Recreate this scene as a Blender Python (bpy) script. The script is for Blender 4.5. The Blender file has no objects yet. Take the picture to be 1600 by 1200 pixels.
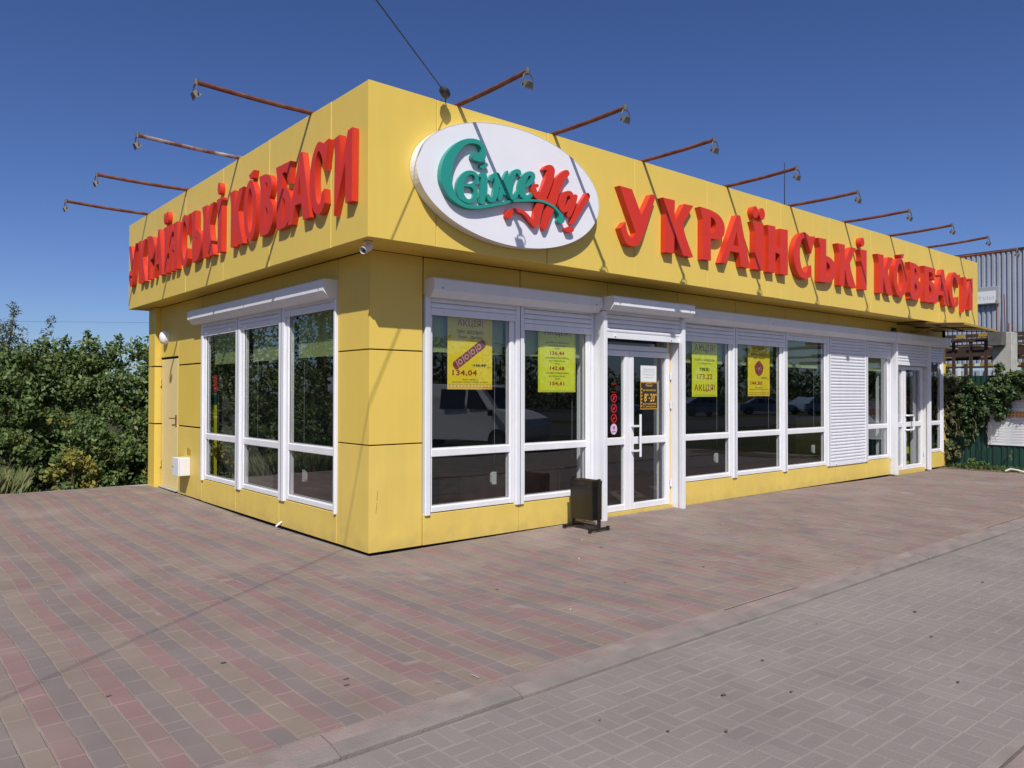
import bpy, bmesh, math, random, json
import numpy as np
from mathutils import Vector, Matrix
random.seed(7); rng = np.random.default_rng(7)
S = bpy.context.scene
COL = S.collection
R_ = math.radians

# ---------------------------------------------------------------- camera
YAW, PITCH, ROLL, FPX = 0.86570, 0.01169, 0.0016, 1199.4
cam = bpy.data.cameras.new('camera'); camo = bpy.data.objects.new('camera', cam); COL.objects.link(camo)
fw = Vector((math.cos(YAW), math.sin(YAW), 0)); rt = Vector((math.sin(YAW), -math.cos(YAW), 0)); up = Vector((0, 0, 1))
fw2 = fw*math.cos(PITCH) + up*math.sin(PITCH); up2 = -fw*math.sin(PITCH) + up*math.cos(PITCH)
r3 = rt*math.cos(ROLL) + up2*math.sin(ROLL); u3 = -rt*math.sin(ROLL) + up2*math.cos(ROLL)
CAM = Vector((-3.5473, -6.1753, 1.5))
camo.matrix_world = Matrix(((r3.x, u3.x, -fw2.x, CAM.x), (r3.y, u3.y, -fw2.y, CAM.y), (r3.z, u3.z, -fw2.z, CAM.z), (0, 0, 0, 1)))
cam.sensor_width = 36; cam.lens = FPX*36/1600; cam.clip_end = 6000; cam.clip_start = .05
S.camera = camo

# ---------------------------------------------------------------- sky, sun, exposure
SUN_EL, SUN_ROT = R_(45.7), R_(218.0)
w = bpy.data.worlds.new("World"); S.world = w; w.use_nodes = True
nt = w.node_tree; sky = nt.nodes.new('ShaderNodeTexSky'); sky.sky_type = 'NISHITA'; sky.sun_disc = False
sky.sun_elevation = SUN_EL; sky.sun_rotation = SUN_ROT; sky.air_density = .7; sky.dust_density = .8; sky.ozone_density = 5
hs = nt.nodes.new('ShaderNodeHueSaturation'); hs.inputs['Hue'].default_value = .513; hs.inputs['Saturation'].default_value = 1.12; hs.inputs['Value'].default_value = .94
nt.links.new(sky.outputs[0], hs.inputs['Color']); nt.links.new(hs.outputs[0], nt.nodes['Background'].inputs[0])
nt.nodes['Background'].inputs[1].default_value = .1
sl = bpy.data.lights.new('sun', 'SUN'); sl.energy = 4.6; sl.angle = R_(.53); sl.color = (1, .955, .88)
so = bpy.data.objects.new('sun', sl); COL.objects.link(so)
SUND = Vector((.43, .55, -.715)).normalized()
so.rotation_euler = SUND.to_track_quat('-Z', 'Y').to_euler(); so.location = (-10, -12, 20)
S.view_settings.view_transform = 'Standard'; S.view_settings.look = 'None'; S.view_settings.exposure = .1
S.view_settings.gamma = 1; S.view_settings.use_curve_mapping = False
S.render.engine = 'CYCLES'; S.cycles.use_denoising = True; S.cycles.max_bounces = 10; S.cycles.transparent_max_bounces = 16
S.cycles.glossy_bounces = 4; S.cycles.diffuse_bounces = 4

# ---------------------------------------------------------------- materials
def lin(c):
    return tuple(((x/255)/12.92 if x/255 < .04045 else ((x/255+.055)/1.055)**2.4) for x in c) + (1,)
def mat(name, col, rough=.6, spec=.5, metal=0, noise=0, nscale=6, bump=0, bscale=40, streak=0, col2=None, island=0, objrand=0, trans=0, coord='Object', emit=0, dist=.01, patch=None, splash=None):
    m = bpy.data.materials.new(name); m.use_nodes = True; N = m.node_tree.nodes; L = m.node_tree.links
    b = N['Principled BSDF']; b.inputs['Roughness'].default_value = rough; b.inputs['Metallic'].default_value = metal
    b.inputs['Specular IOR Level'].default_value = spec
    geo = N.new('ShaderNodeNewGeometry'); pos = geo.outputs['Position']
    c0 = N.new('ShaderNodeRGB'); c0.outputs[0].default_value = (*col[:3], 1); cur = c0.outputs[0]
    def mix(fac, a, bb, blend='MIX', f=None):
        x = N.new('ShaderNodeMix'); x.data_type = 'RGBA'; x.blend_type = blend
        if f is not None: x.inputs[0].default_value = f
        else: L.new(fac, x.inputs[0])
        L.new(a, x.inputs[6])
        if isinstance(bb, tuple): x.inputs[7].default_value = bb
        else: L.new(bb, x.inputs[7])
        return x.outputs[2]
    def ramp(src, a, bb):
        r = N.new('ShaderNodeMapRange'); L.new(src, r.inputs[0]); r.inputs[1].default_value = a; r.inputs[2].default_value = bb; return r.outputs[0]
    def noisef(scale, detail=5, vec=pos, sc=None):
        n = N.new('ShaderNodeTexNoise'); n.inputs['Scale'].default_value = scale; n.inputs['Detail'].default_value = detail
        if sc:
            mp = N.new('ShaderNodeMapping'); mp.inputs['Scale'].default_value = sc; L.new(vec, mp.inputs[0]); vec = mp.outputs[0]
        L.new(vec, n.inputs['Vector']); return n.outputs['Fac']
    if island or objrand:
        oi = N.new('ShaderNodeObjectInfo'); ad = N.new('ShaderNodeMath'); ad.operation = 'ADD'
        L.new(geo.outputs['Random Per Island'], ad.inputs[0]); L.new(oi.outputs['Random'], ad.inputs[1])
        fr = N.new('ShaderNodeMath'); fr.operation = 'FRACT'; L.new(ad.outputs[0], fr.inputs[0])
        c2 = col2 or tuple(x*.6 for x in col[:3])
        cur = mix(fr.outputs[0], cur, (*c2[:3], 1))
        if island: 
            v = N.new('ShaderNodeHueSaturation'); L.new(cur, v.inputs['Color'])
            mr = N.new('ShaderNodeMapRange'); L.new(fr.outputs[0], mr.inputs[0]); mr.inputs[3].default_value = 1+island; mr.inputs[4].default_value = 1-island
            mu = N.new('ShaderNodeMath'); mu.operation = 'MULTIPLY'; L.new(fr.outputs[0], mu.inputs[0]); mu.inputs[1].default_value = 37.7
            f2 = N.new('ShaderNodeMath'); f2.operation = 'FRACT'; L.new(mu.outputs[0], f2.inputs[0]); L.new(f2.outputs[0], mr.inputs[0])
            L.new(mr.outputs[0], v.inputs['Value']); cur = v.outputs[0]
    elif col2 is not None:
        cur = mix(ramp(noisef(nscale*.5), .4, .65), cur, (*col2[:3], 1))
    if noise:
        n = noisef(nscale); r = ramp(n, .3, .7); d = tuple(x*(1-noise) for x in (1, 1, 1))
        cur = mix(r, cur, mix(None, cur, (*d, 1), 'MULTIPLY', 1.0))
    if streak:
        n = noisef(1, 4, sc=(9, 9, .7)); r = ramp(n, .45, .75)
        cur = mix(r, cur, mix(None, cur, (1-streak, 1-streak, 1-streak*.9, 1), 'MULTIPLY', 1.0))
    if splash:   # mud splashed up from the paving
        sx = N.new('ShaderNodeSeparateXYZ'); L.new(pos, sx.inputs[0]); nn = noisef(7, 8)
        hh = N.new('ShaderNodeMath'); hh.operation = 'MULTIPLY_ADD'; L.new(nn, hh.inputs[0]); hh.inputs[1].default_value = -.42; L.new(sx.outputs[2], hh.inputs[2])
        mm = N.new('ShaderNodeMapRange'); L.new(hh.outputs[0], mm.inputs[0]); mm.inputs[1].default_value = -.02; mm.inputs[2].default_value = -.24; mm.inputs[4].default_value = .28
        cur = mix(mm.outputs[0], cur, (*splash, 1))
    if patch:
        pn = noisef(patch[1], 8); pm = N.new('ShaderNodeMath'); pm.operation = 'MULTIPLY'; L.new(ramp(pn, patch[2], patch[3]), pm.inputs[0]); pm.inputs[1].default_value = patch[4]; cur = mix(pm.outputs[0], cur, (*patch[0], 1))
    L.new(cur, b.inputs['Base Color'])
    if bump:
        bn = N.new('ShaderNodeBump'); bn.inputs['Strength'].default_value = bump; bn.inputs['Distance'].default_value = dist
        L.new(noisef(bscale, 4), bn.inputs['Height']); L.new(bn.outputs[0], b.inputs['Normal'])
    if trans:
        tr = N.new('ShaderNodeBsdfTranslucent'); L.new(cur, tr.inputs[0]); ms = N.new('ShaderNodeMixShader'); ms.inputs[0].default_value = trans
        L.new(b.outputs[0], ms.inputs[1]); L.new(tr.outputs[0], ms.inputs[2]); L.new(ms.outputs[0], N['Material Output'].inputs[0])
    if emit:
        b.inputs['Emission Strength'].default_value = emit; b.inputs['Emission Color'].default_value = (*col[:3], 1)
    return m
M = {}
M['yellow'] = mat('yellow_panel_paint', (.70, .505, .10), .40, .42, noise=.06, nscale=.9, streak=.025, bump=.09, bscale=1.6, dist=.02)
M['yellow_dirty'] = mat('yellow_plinth_paint', (.70, .515, .12), .48, .4, noise=.10, nscale=2.0, streak=.05, bump=.06, bscale=3, splash=(.22, .16, .09))
M['pale_yellow'] = mat('pale_door_paint', (.72, .57, .26), .5, .4, noise=.08, nscale=3)
M['gap'] = mat('dark_gap', (.03, .018, .006), .9, .2)
M['white'] = mat('white_pvc', (.74, .74, .77), .32, .5, noise=.10, nscale=2.2, streak=.05)
M['white_metal'] = mat('white_painted_metal', (.71, .72, .76), .38, .5, noise=.06, nscale=4, streak=.05)
M['red'] = mat('red_letter_face', (.60, .034, .014), .42, .5, noise=.08, nscale=5)
M['teal'] = mat('teal_letter_face', (.02, .27, .22), .4, .5, noise=.06, nscale=7)
M['oval'] = mat('white_sign_board', (.74, .74, .79), .3, .5, noise=.03, nscale=3)
M['rust'] = mat('rusty_steel', (.16, .045, .025), .8, .3, noise=.45, nscale=22, col2=(.24, .10, .06), bump=.3, bscale=90, dist=.003)
M['rustpale'] = mat('rusty_steel_flaking', (.17, .06, .045), .8, .3, col2=(.5, .47, .47), nscale=16, noise=.3, bump=.3, bscale=90, dist=.003)
M['zinc'] = mat('weathered_lamp_metal', (.13, .125, .12), .6, .4, metal=.2, noise=.3, nscale=30)
M['darkmetal'] = mat('dark_metal', (.03, .03, .035), .5, .5, noise=.3, nscale=20)
M['bin'] = mat('black_bin_enamel', (.012, .011, .010), .3, .5, noise=.4, nscale=9, col2=(.03, .024, .02), bump=.2, bscale=14)
M['concrete'] = mat('concrete', (.46, .45, .42), .9, .2, noise=.25, nscale=6, bump=.5, bscale=40)
M['darkconcrete'] = mat('dark_concrete', (.13, .125, .12), .9, .2, noise=.3, nscale=9, bump=.5, bscale=40)
M['corr'] = mat('galvanised_cladding', (.40, .43, .50), .45, .5, metal=.25, noise=.12, nscale=1.5, streak=.1)
M['green'] = mat('green_fence_paint', (.012, .05, .038), .5, .4, noise=.2, nscale=4, streak=.15)
M['blackpr'] = mat('black_print', (.02, .018, .015), .6)
M['darkred'] = mat('dark_red_print', (.34, .03, .02), .6)
M['poster'] = mat('yellow_poster_paper', (.80, .62, .02), .6, noise=.05, nscale=6)
M['poster_green'] = mat('lime_poster_paper', (.66, .70, .03), .6, noise=.05, nscale=6)
M['sausage'] = mat('sausage_print', (.30, .05, .06), .5, noise=.3, nscale=50)
M['whitepr'] = mat('white_print', (.7, .66, .66), .6)
M['greypr'] = mat('grey_print', (.30, .31, .33), .6)
M['paper'] = mat('white_paper', (.66, .68, .70), .6)
M['orangepr'] = mat('orange_print', (.80, .42, .03), .6)
M['redpr'] = mat('red_sticker_print', (.55, .02, .03), .5)
M['pink'] = mat('pink_sticker', (.62, .42, .58), .5)
M['purple'] = mat('purple_print', (.28, .16, .30), .6)
M['blind'] = mat('roller_blind_fabric', (.42, .50, .22), .8, .2, trans=.35, noise=.05, nscale=10)
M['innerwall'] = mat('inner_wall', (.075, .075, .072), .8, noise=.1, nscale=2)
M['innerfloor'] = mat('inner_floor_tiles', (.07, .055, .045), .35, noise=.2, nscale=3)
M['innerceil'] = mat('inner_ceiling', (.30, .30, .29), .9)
M['wood'] = mat('brown_chipboard', (.30, .13, .075), .4, noise=.3, nscale=6)
M['lime'] = mat('lime_panel', (.55, .55, .03), .5)
M['cream'] = mat('cream_panel', (.55, .45, .16), .5)
M['tar'] = mat('dark_green_panel', (.02, .08, .06), .5)
M['lampglass'] = mat('opal_glass', (.78, .76, .76), .2)
M['asphalt'] = mat('asphalt', (.055, .052, .05), .9, noise=.3, nscale=3, bump=.3, bscale=80)
M['grass'] = mat('grass_ground', (.045, .06, .018), .95, .1, noise=.4, nscale=1.5, col2=(.10, .09, .04), bump=.6, bscale=30, dist=.05)
M['dirt'] = mat('sandy_soil', (.17, .13, .09), .95, .1, noise=.4, nscale=4, bump=.6, bscale=30, dist=.03)
M['sand'] = mat('joint_sand', (.30, .255, .225), .95, .1, noise=.25, nscale=4, bump=.3, bscale=120, dist=.004, patch=((.17, .14, .12), 3, .5, .65, .6))
M['joint_grey'] = mat('grey_joint_sand', (.28, .25, .23), .95, .1, noise=.2, nscale=4, bump=.3, bscale=120, dist=.004, patch=((.22, .19, .17), 2, .48, .62, .7))
M['brick_red'] = mat('red_paver', (.258, .166, .158), .88, .2, island=.025, col2=(.248, .170, .160), noise=.18, nscale=2.0, bump=.4, bscale=150, dist=.003, patch=((.34, .29, .25), .8, .5, .74, .4))
M['brick_tan'] = mat('tan_paver', (.246, .196, .164), .88, .2, island=.025, col2=(.244, .190, .164), noise=.18, nscale=2.0, bump=.4, bscale=150, dist=.003, patch=((.34, .29, .25), .8, .5, .74, .4))
M['brick_dark'] = mat('grey_paver', (.208, .174, .168), .88, .2, island=.025, col2=(.214, .174, .167), noise=.18, nscale=2.0, bump=.4, bscale=150, dist=.003, patch=((.34, .29, .25), .8, .5, .74, .4))
M['brick_grey'] = mat('plain_grey_paver', (.252, .224, .208), .88, .2, island=.04, col2=(.236, .212, .198), noise=.2, nscale=1.4, bump=.55, bscale=120, dist=.005, patch=((.32, .285, .26), .7, .52, .75, .4))
M['kerb'] = mat('kerb_concrete', (.275, .215, .20), .92, .15, noise=.25, nscale=3, col2=(.25, .205, .185), bump=.6, bscale=70, dist=.006, patch=((.31, .27, .24), 3.5, .5, .68, .6))
M['kerb_face'] = mat('kerb_grey_face', (.235, .208, .192), .92, .15, noise=.25, nscale=5, bump=.6, bscale=70, dist=.006, patch=((.27, .22, .205), 3, .5, .68, .5))
M['gum'] = mat('dark_stain', (.10, .088, .08), .9)
M['litter'] = mat('pale_litter', (.7, .68, .62), .7)
M['leaf1'] = mat('maple_leaf', (.135, .185, .055), .5, .35, island=.35, col2=(.06, .11, .03), trans=.3)
M['leaf2'] = mat('yellowing_leaf', (.31, .27, .06), .6, .3, island=.3, col2=(.13, .15, .03), trans=.3)
M['leaf3'] = mat('willow_leaf', (.19, .215, .13), .6, .3, island=.3, col2=(.06, .085, .045), trans=.3)
M['leaf4'] = mat('vine_leaf', (.075, .125, .042), .5, .35, island=.35, col2=(.025, .055, .016), trans=.25)
M['leaf5'] = mat('dry_vine_leaf', (.16, .14, .06), .6, .3, island=.3, col2=(.08, .09, .035), trans=.2)
M['bark'] = mat('bark', (.09, .07, .05), .9, .2, noise=.3, nscale=20)
M['stemdry'] = mat('dry_stem', (.30, .25, .17), .9, .2, noise=.3, nscale=20)
M['vanwhite'] = mat('white_car_paint', (.85, .85, .85), .3, .5)
M['carblue'] = mat('blue_grey_car_paint', (.16, .22, .30), .25, .5)
M['cardark'] = mat('dark_car_paint', (.03, .03, .04), .2, .5)
M['carsilver'] = mat('silver_car_paint', (.45, .46, .48), .25, .5, metal=.5)
M['rubber'] = mat('tyre_rubber', (.02, .02, .02), .8)
M['carglass'] = mat('car_window_glass', (.015, .018, .02), .05, .8)
M['beamyellow'] = mat('yellow_beam_paint', (.42, .29, .04), .6, noise=.4, nscale=5)
M['beambrown'] = mat('brown_beam', (.055, .03, .02), .7, noise=.3, nscale=5)
M['tanboard'] = mat('tan_board', (.33, .28, .19), .8, noise=.25, nscale=3)
M['sausagelight'] = mat('sausage_skin_print', (.5, .3, .28), .5)
def glass(name, tint=.88, boost=2.5):
    m = bpy.data.materials.new(name); m.use_nodes = True; N = m.node_tree.nodes; L = m.node_tree.links
    N.remove(N['Principled BSDF']); t = N.new('ShaderNodeBsdfTransparent'); t.inputs[0].default_value = (tint*.97, tint, tint*.98, 1)
    g = N.new('ShaderNodeBsdfGlossy'); g.inputs['Roughness'].default_value = .0; g.inputs[0].default_value = (.95, .97, 1, 1)
    gg = N.new('ShaderNodeNewGeometry'); dt = N.new('ShaderNodeVectorMath'); dt.operation = 'DOT_PRODUCT'; L.new(gg.outputs['Incoming'], dt.inputs[0]); L.new(gg.outputs['Normal'], dt.inputs[1])
    def mth(op, a, b_, clamp=False):
        x = N.new('ShaderNodeMath'); x.operation = op; x.use_clamp = clamp
        for k, v in enumerate((a, b_)):
            if v is None: continue
            if isinstance(v, (int, float)): x.inputs[k].default_value = v
            else: L.new(v, x.inputs[k])
        return x.outputs[0]
    om = mth('SUBTRACT', 1.0, mth('ABSOLUTE', dt.outputs['Value'], None)); mu_o = mth('MULTIPLY', mth('ADD', mth('MULTIPLY', mth('POWER', om, 5.0), .96), .043), boost, True)
    ms = N.new('ShaderNodeMixShader'); L.new(mu_o, ms.inputs[0]); L.new(t.outputs[0], ms.inputs[1]); L.new(g.outputs[0], ms.inputs[2])
    L.new(ms.outputs[0], N['Material Output'].inputs[0])
    geo = N.new('ShaderNodeNewGeometry'); nz = N.new('ShaderNodeTexNoise'); nz.inputs['Scale'].default_value = 1.3; nz.inputs['Detail'].default_value = 1
    L.new(geo.outputs['Position'], nz.inputs['Vector']); bp = N.new('ShaderNodeBump'); bp.inputs['Strength'].default_value = .06; bp.inputs['Distance'].default_value = .02
    L.new(nz.outputs[0], bp.inputs['Height']); L.new(bp.outputs[0], g.inputs['Normal'])
    return m
M['glass'] = glass('window_glass')

# ---------------------------------------------------------------- object helpers
WL = {}
def wloc(o): return WL.get(o.name, Vector((0, 0, 0)))
def props(o, label=None, cat=None, group=None, kind=None):
    if label: o['label'] = label
    if cat: o['category'] = cat
    if group: o['group'] = group
    if kind: o['kind'] = kind
    return o
def empty(name, loc, label=None, cat=None, group=None, kind=None, parent=None):
    o = bpy.data.objects.new(name, None); COL.objects.link(o); o.empty_display_size = .2
    pl = wloc(parent) if parent else Vector((0, 0, 0))
    o.location = Vector(loc)-pl
    if parent: o.parent = parent
    WL[o.name] = Vector(loc)
    return props(o, label, cat, group, kind)
class MB:
    def __init__(s): s.v = []; s.f = []; s.m = []
    def add(s, V, F, mi=0):
        n = len(s.v); s.v += [tuple(p) for p in V]; s.f += [tuple(i+n for i in f) for f in F]; s.m += [mi]*len(F); return s
    def box(s, x0, x1, y0, y1, z0, z1, mi=0, c=0):
        x0, x1 = min(x0, x1), max(x0, x1); y0, y1 = min(y0, y1), max(y0, y1); z0, z1 = min(z0, z1), max(z0, z1)
        if c <= 0:
            V = [(x, y, z) for z in (z0, z1) for y in (y0, y1) for x in (x0, x1)]
            return s.add(V, [(0, 2, 3, 1), (4, 5, 7, 6), (0, 1, 5, 4), (2, 6, 7, 3), (0, 4, 6, 2), (1, 3, 7, 5)], mi)
        bm = bmesh.new(); bmesh.ops.create_cube(bm, size=1)
        for v in bm.verts: v.co = ((x0+x1)/2+v.co.x*(x1-x0), (y0+y1)/2+v.co.y*(y1-y0), (z0+z1)/2+v.co.z*(z1-z0))
        bmesh.ops.bevel(bm, geom=bm.edges[:], offset=min(c, (x1-x0)*.4, (y1-y0)*.4, (z1-z0)*.4), segments=1, affect='EDGES')
        bm.verts.index_update(); s.add([v.co[:] for v in bm.verts], [[v.index for v in f.verts] for f in bm.faces], mi); bm.free(); return s
    def prism(s, prof, a, b, fn, mi=0):   # prof: closed (p,q) outline, extruded between a and b through fn(p,q,t)
        n = len(prof); V = [fn(p, q, a) for p, q in prof]+[fn(p, q, b) for p, q in prof]
        return s.add(V, [tuple(range(n))[::-1], tuple(range(n, 2*n))]+[(i, (i+1) % n, n+(i+1) % n, n+i) for i in range(n)], mi)
    def tube(s, pts, r, n=8, mi=0, caps=True):
        pts = [Vector(p) for p in pts]; rr = r if isinstance(r, (list, tuple)) else [r]*len(pts); V = []; F = []
        a = None
        for i, p in enumerate(pts):
            t = (pts[min(i+1, len(pts)-1)]-pts[max(i-1, 0)]).normalized()
            if a is None: a = t.orthogonal().normalized()
            a = (a-t*a.dot(t)).normalized(); b = t.cross(a)
            for k in range(n):
                th = 2*math.pi*k/n; V.append(p+(a*math.cos(th)+b*math.sin(th))*rr[i])
        for i in range(len(pts)-1):
            for k in range(n): F.append((i*n+k, i*n+(k+1) % n, (i+1)*n+(k+1) % n, (i+1)*n+k))
        if caps: F.append(tuple(range(n))[::-1]); F.append(tuple((len(pts)-1)*n+k for k in range(n)))
        return s.add(V, F, mi)
    def sphere(s, c, r, nu=14, nv=8, sc=(1, 1, 1), mi=0):
        V = [(c[0], c[1], c[2]-r*sc[2])]
        for j in range(1, nv):
            ph = -math.pi/2+math.pi*j/nv
            for i in range(nu): V.append((c[0]+r*sc[0]*math.cos(ph)*math.cos(2*math.pi*i/nu), c[1]+r*sc[1]*math.cos(ph)*math.sin(2*math.pi*i/nu), c[2]+r*sc[2]*math.sin(ph)))
        V.append((c[0], c[1], c[2]+r*sc[2])); F = [(0, 1+(i+1) % nu, 1+i) for i in range(nu)]
        for j in range(nv-2):
            for i in range(nu): F.append((1+j*nu+i, 1+j*nu+(i+1) % nu, 1+(j+1)*nu+(i+1) % nu, 1+(j+1)*nu+i))
        t = len(V)-1; b = 1+(nv-2)*nu; F += [(t, b+i, b+(i+1) % nu) for i in range(nu)]
        return s.add(V, F, mi)
    def build(s, name, mats, parent=None, label=None, cat=None, group=None, kind=None, smooth=False, base=False, fix=True):
        if not isinstance(mats, (list, tuple)): mats = [mats]
        A = np.array(s.v, float); lo, hi = A.min(0), A.max(0); c = (lo+hi)/2
        if base: c[2] = lo[2]
        me = bpy.data.meshes.new(name); me.from_pydata([tuple(p) for p in (A-c)], [], s.f); 
        for m in mats: me.materials.append(m)
        if len(mats) > 1: me.polygons.foreach_set('material_index', s.m)
        if fix and len(s.f) < 20000:
            bm = bmesh.new(); bm.from_mesh(me); bmesh.ops.recalc_face_normals(bm, faces=bm.faces[:]); bm.to_mesh(me); bm.free()
        if smooth: me.polygons.foreach_set('use_smooth', [True]*len(me.polygons))
        me.update()
        return place(name, me, Vector(c), parent, label, cat, group, kind)
def place(name, me, loc, parent=None, label=None, cat=None, group=None, kind=None):
    o = bpy.data.objects.new(name, me); COL.objects.link(o); pl = wloc(parent) if parent else Vector((0, 0, 0))
    o.location = Vector(loc)-pl
    if parent: o.parent = parent
    WL[o.name] = Vector(loc)
    return props(o, label, cat, group, kind)
_text = {}
def text_geo(body, bold=0.0):
    if (body, bold) in _text: return _text[(body, bold)]
    cu = bpy.data.curves.new('t', 'FONT'); cu.body = body; cu.offset = bold; cu.space_character = 1.1; cu.resolution_u = 3; ob = bpy.data.objects.new('t', cu); COL.objects.link(ob)
    dg = bpy.context.evaluated_depsgraph_get(); me = bpy.data.meshes.new_from_object(ob.evaluated_get(dg))
    V = np.array([v.co[:] for v in me.vertices]); F = [tuple(p.vertices) for p in me.polygons]
    bpy.data.objects.remove(ob); bpy.data.curves.remove(cu); bpy.data.meshes.remove(me)
    V[:, 0] -= (V[:, 0].min()+V[:, 0].max())/2; V[:, 1] -= V[:, 1].min(); V[:, 0] /= (V[:, 0].max()-V[:, 0].min()); V[:, 1] /= V[:, 1].max()
    _text[(body, bold)] = (V, F); return V, F
def text(mb, body, u, v, wd, ht, fn, mi=0, bold=0.012):   # centred on u, base v, width wd, height ht
    V, F = text_geo(body, bold); mb.add([fn(u+p[0]*wd, v+p[1]*ht) for p in V], F, mi)
M['card'] = mat('dull_white_plastic', (.36, .38, .36), .6)
M['canopy'] = mat('yellowed_canopy_sheet', (.50, .38, .13), .5, .4, noise=.25, nscale=5, trans=.3)
M['gasket'] = mat('rubber_gasket', (.06, .06, .065), .7)
M['grassleaf'] = mat('grass_blade', (.26, .27, .12), .6, .3, island=.25, col2=(.14, .18, .07), trans=.3)
# ---------------------------------------------------------------- ground
def gz(x, y):
    x = np.asarray(x, float); y = np.asarray(y, float)
    b = .042*np.exp(-((x-3.4)/2.3)**2)*np.exp(-((y+.1)/1.3)**2)+.03*np.exp(-((x-7)/2.2)**2)*np.exp(-((y+.1)/1.3)**2)
    l = .075*np.clip((y-3.2)/3.2, 0, 1)*np.clip((1.5-x)/2.5, 0, 1)
    wv = .010*np.sin(x*1.6+1)*np.sin(y*1.9+.6)+.008*np.sin(x*.8-y*1.4+2)+.004*np.sin(3.1*x+2.3*y)
    side = np.clip((-y+.3)/1.2, 0, 1)
    wv = wv*np.clip((y+3.05)/.6, 0, 1)
    return b+l+wv*np.where(y < 0, side, np.clip((-x+.2)/1.0, 0, 1)*1.0)*.9
def wob(x, y): return .011*math.sin(1.5*y+.5*x)+.006*math.sin(3.3*y-1.1*x+1.3)
def woby(x, y): return .012*math.sin(.9*x+.6*y)+.007*math.sin(2.3*x+1.7)
def sheet(name, mats, x0, x1, y0, y1, n, m, zf, kind='structure', hole=None):
    mb = MB(); X = np.linspace(x0, x1, n+1); Y = np.linspace(y0, y1, m+1)
    for y in Y:
        for x in X: mb.v.append((x, y, float(zf(x, y))))
    for j in range(m):
        for i in range(n):
            cx, cy = (X[i]+X[i+1])/2, (Y[j]+Y[j+1])/2
            if hole and hole[0] < cx < hole[1] and hole[2] < cy < hole[3]: continue
            mb.f.append((j*(n+1)+i, j*(n+1)+i+1, (j+1)*(n+1)+i+1, (j+1)*(n+1)+i)); mb.m.append(0)
    return mb.build(name, mats, kind=kind, fix=False, smooth=True)
def farz(x, y):
    d = math.hypot(x, y)
    z = -.22
    if y > 7: z -= min(.9, (y-7)*.09)
    return z
gx = [-2500, -600, -150, -60, -30, -15, -8, 0, 8, 14, 22, 35, 60, 150, 600, 2500]
mb = MB(); gy = [-2500, -600, -150, -60, -30, -16, -8, 0, 6.8, 7.3, 9, 12, 20, 40, 150, 600, 2500]
for y in gy:
    for x in gx: mb.v.append((x, y, farz(x, y)))
for j in range(len(gy)-1):
    for i in range(len(gx)-1): mb.f.append((j*len(gx)+i, j*len(gx)+i+1, (j+1)*len(gx)+i+1, (j+1)*len(gx)+i)); mb.m.append(0)
mb.build('ground', M['grass'], kind='structure', fix=False)

plaza = sheet('plaza', M['sand'], -7, 13.42, -3.06, 6.72, 64, 40, lambda x, y: gz(x, y)-.0035)
walk = sheet('pavement', M['joint_grey'], -4, 14.5, -5.06, -3.27, 30, 6, lambda x, y: -.0335)

def brick_mesh(name, wx, wy, h, c, m):
    me = bpy.data.meshes.new(name); x, y = wx/2, wy/2
    V = [(-x, -y, -h), (x, -y, -h), (x, y, -h), (-x, y, -h), (-x, -y, -c), (x, -y, -c), (x, y, -c), (-x, y, -c),
         (-x+c, -y+c, 0), (x-c, -y+c, 0), (x-c, y-c, 0), (-x+c, y-c, 0)]
    F = [(8, 9, 10, 11)]+[(4+i, 4+(i+1) % 4, 8+(i+1) % 4, 8+i) for i in range(4)]+[(i, (i+1) % 4, 4+(i+1) % 4, 4+i) for i in range(4)]
    me.from_pydata(V, [], F); me.materials.append(m); me.update(); return me
BV = lambda x, y, h, c: ([(-x, -y, -h), (x, -y, -h), (x, y, -h), (-x, y, -h), (-x, -y, -c), (x, -y, -c), (x, y, -c), (-x, y, -c), (-x+c, -y+c, 0), (x-c, -y+c, 0), (x-c, y-c, 0), (-x+c, y-c, 0)])
BF = [(8, 9, 10, 11)]+[(4+i, 4+(i+1) % 4, 8+(i+1) % 4, 8+i) for i in range(4)]+[(i, (i+1) % 4, 4+(i+1) % 4, 4+i) for i in range(4)]
def in_view(x, y, z=0):
    d = Vector((x, y, z))-CAM; zc = d.dot(fw2)
    if zc < .3: return None
    px = 800+FPX*d.dot(r3)/zc; py = 600-FPX*d.dot(u3)/zc
    return zc if -30 < px < 1630 and -30 < py < 1230 else None
def lay(bricks, parent, keys, mats, nm, lim=298):
    """bricks: (x, y, wx, wy, key, z, tilt). The nearest in view become parts, the rest one joined part."""
    sc = []
    for i, b in enumerate(bricks):
        zc = in_view(b[0], b[1]); sc.append((zc if zc else 1e9, i))
    sc.sort(); near = set(i for z, i in sc[:lim] if z < 1e8); cache = {}
    J = MB()
    for i, (x, y, wx, wy, k, z, tx, ty) in enumerate(bricks):
        if i in near:
            kk = (round(wx, 3), round(wy, 3), k)
            if kk not in cache: cache[kk] = brick_mesh(nm, wx, wy, .05, .004, mats[k])
            o = place(nm, cache[kk], (x, y, z), parent); o.rotation_euler = (tx, ty, 0)
        else:
            V = BV(wx/2, wy/2, .03, .004); J.add([(x+a, y+b, z+c+tx*b-ty*a) for a, b, c in V], BF, k)
    J.build(nm+'s_beyond', mats, parent, kind='stuff', fix=False)
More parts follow.
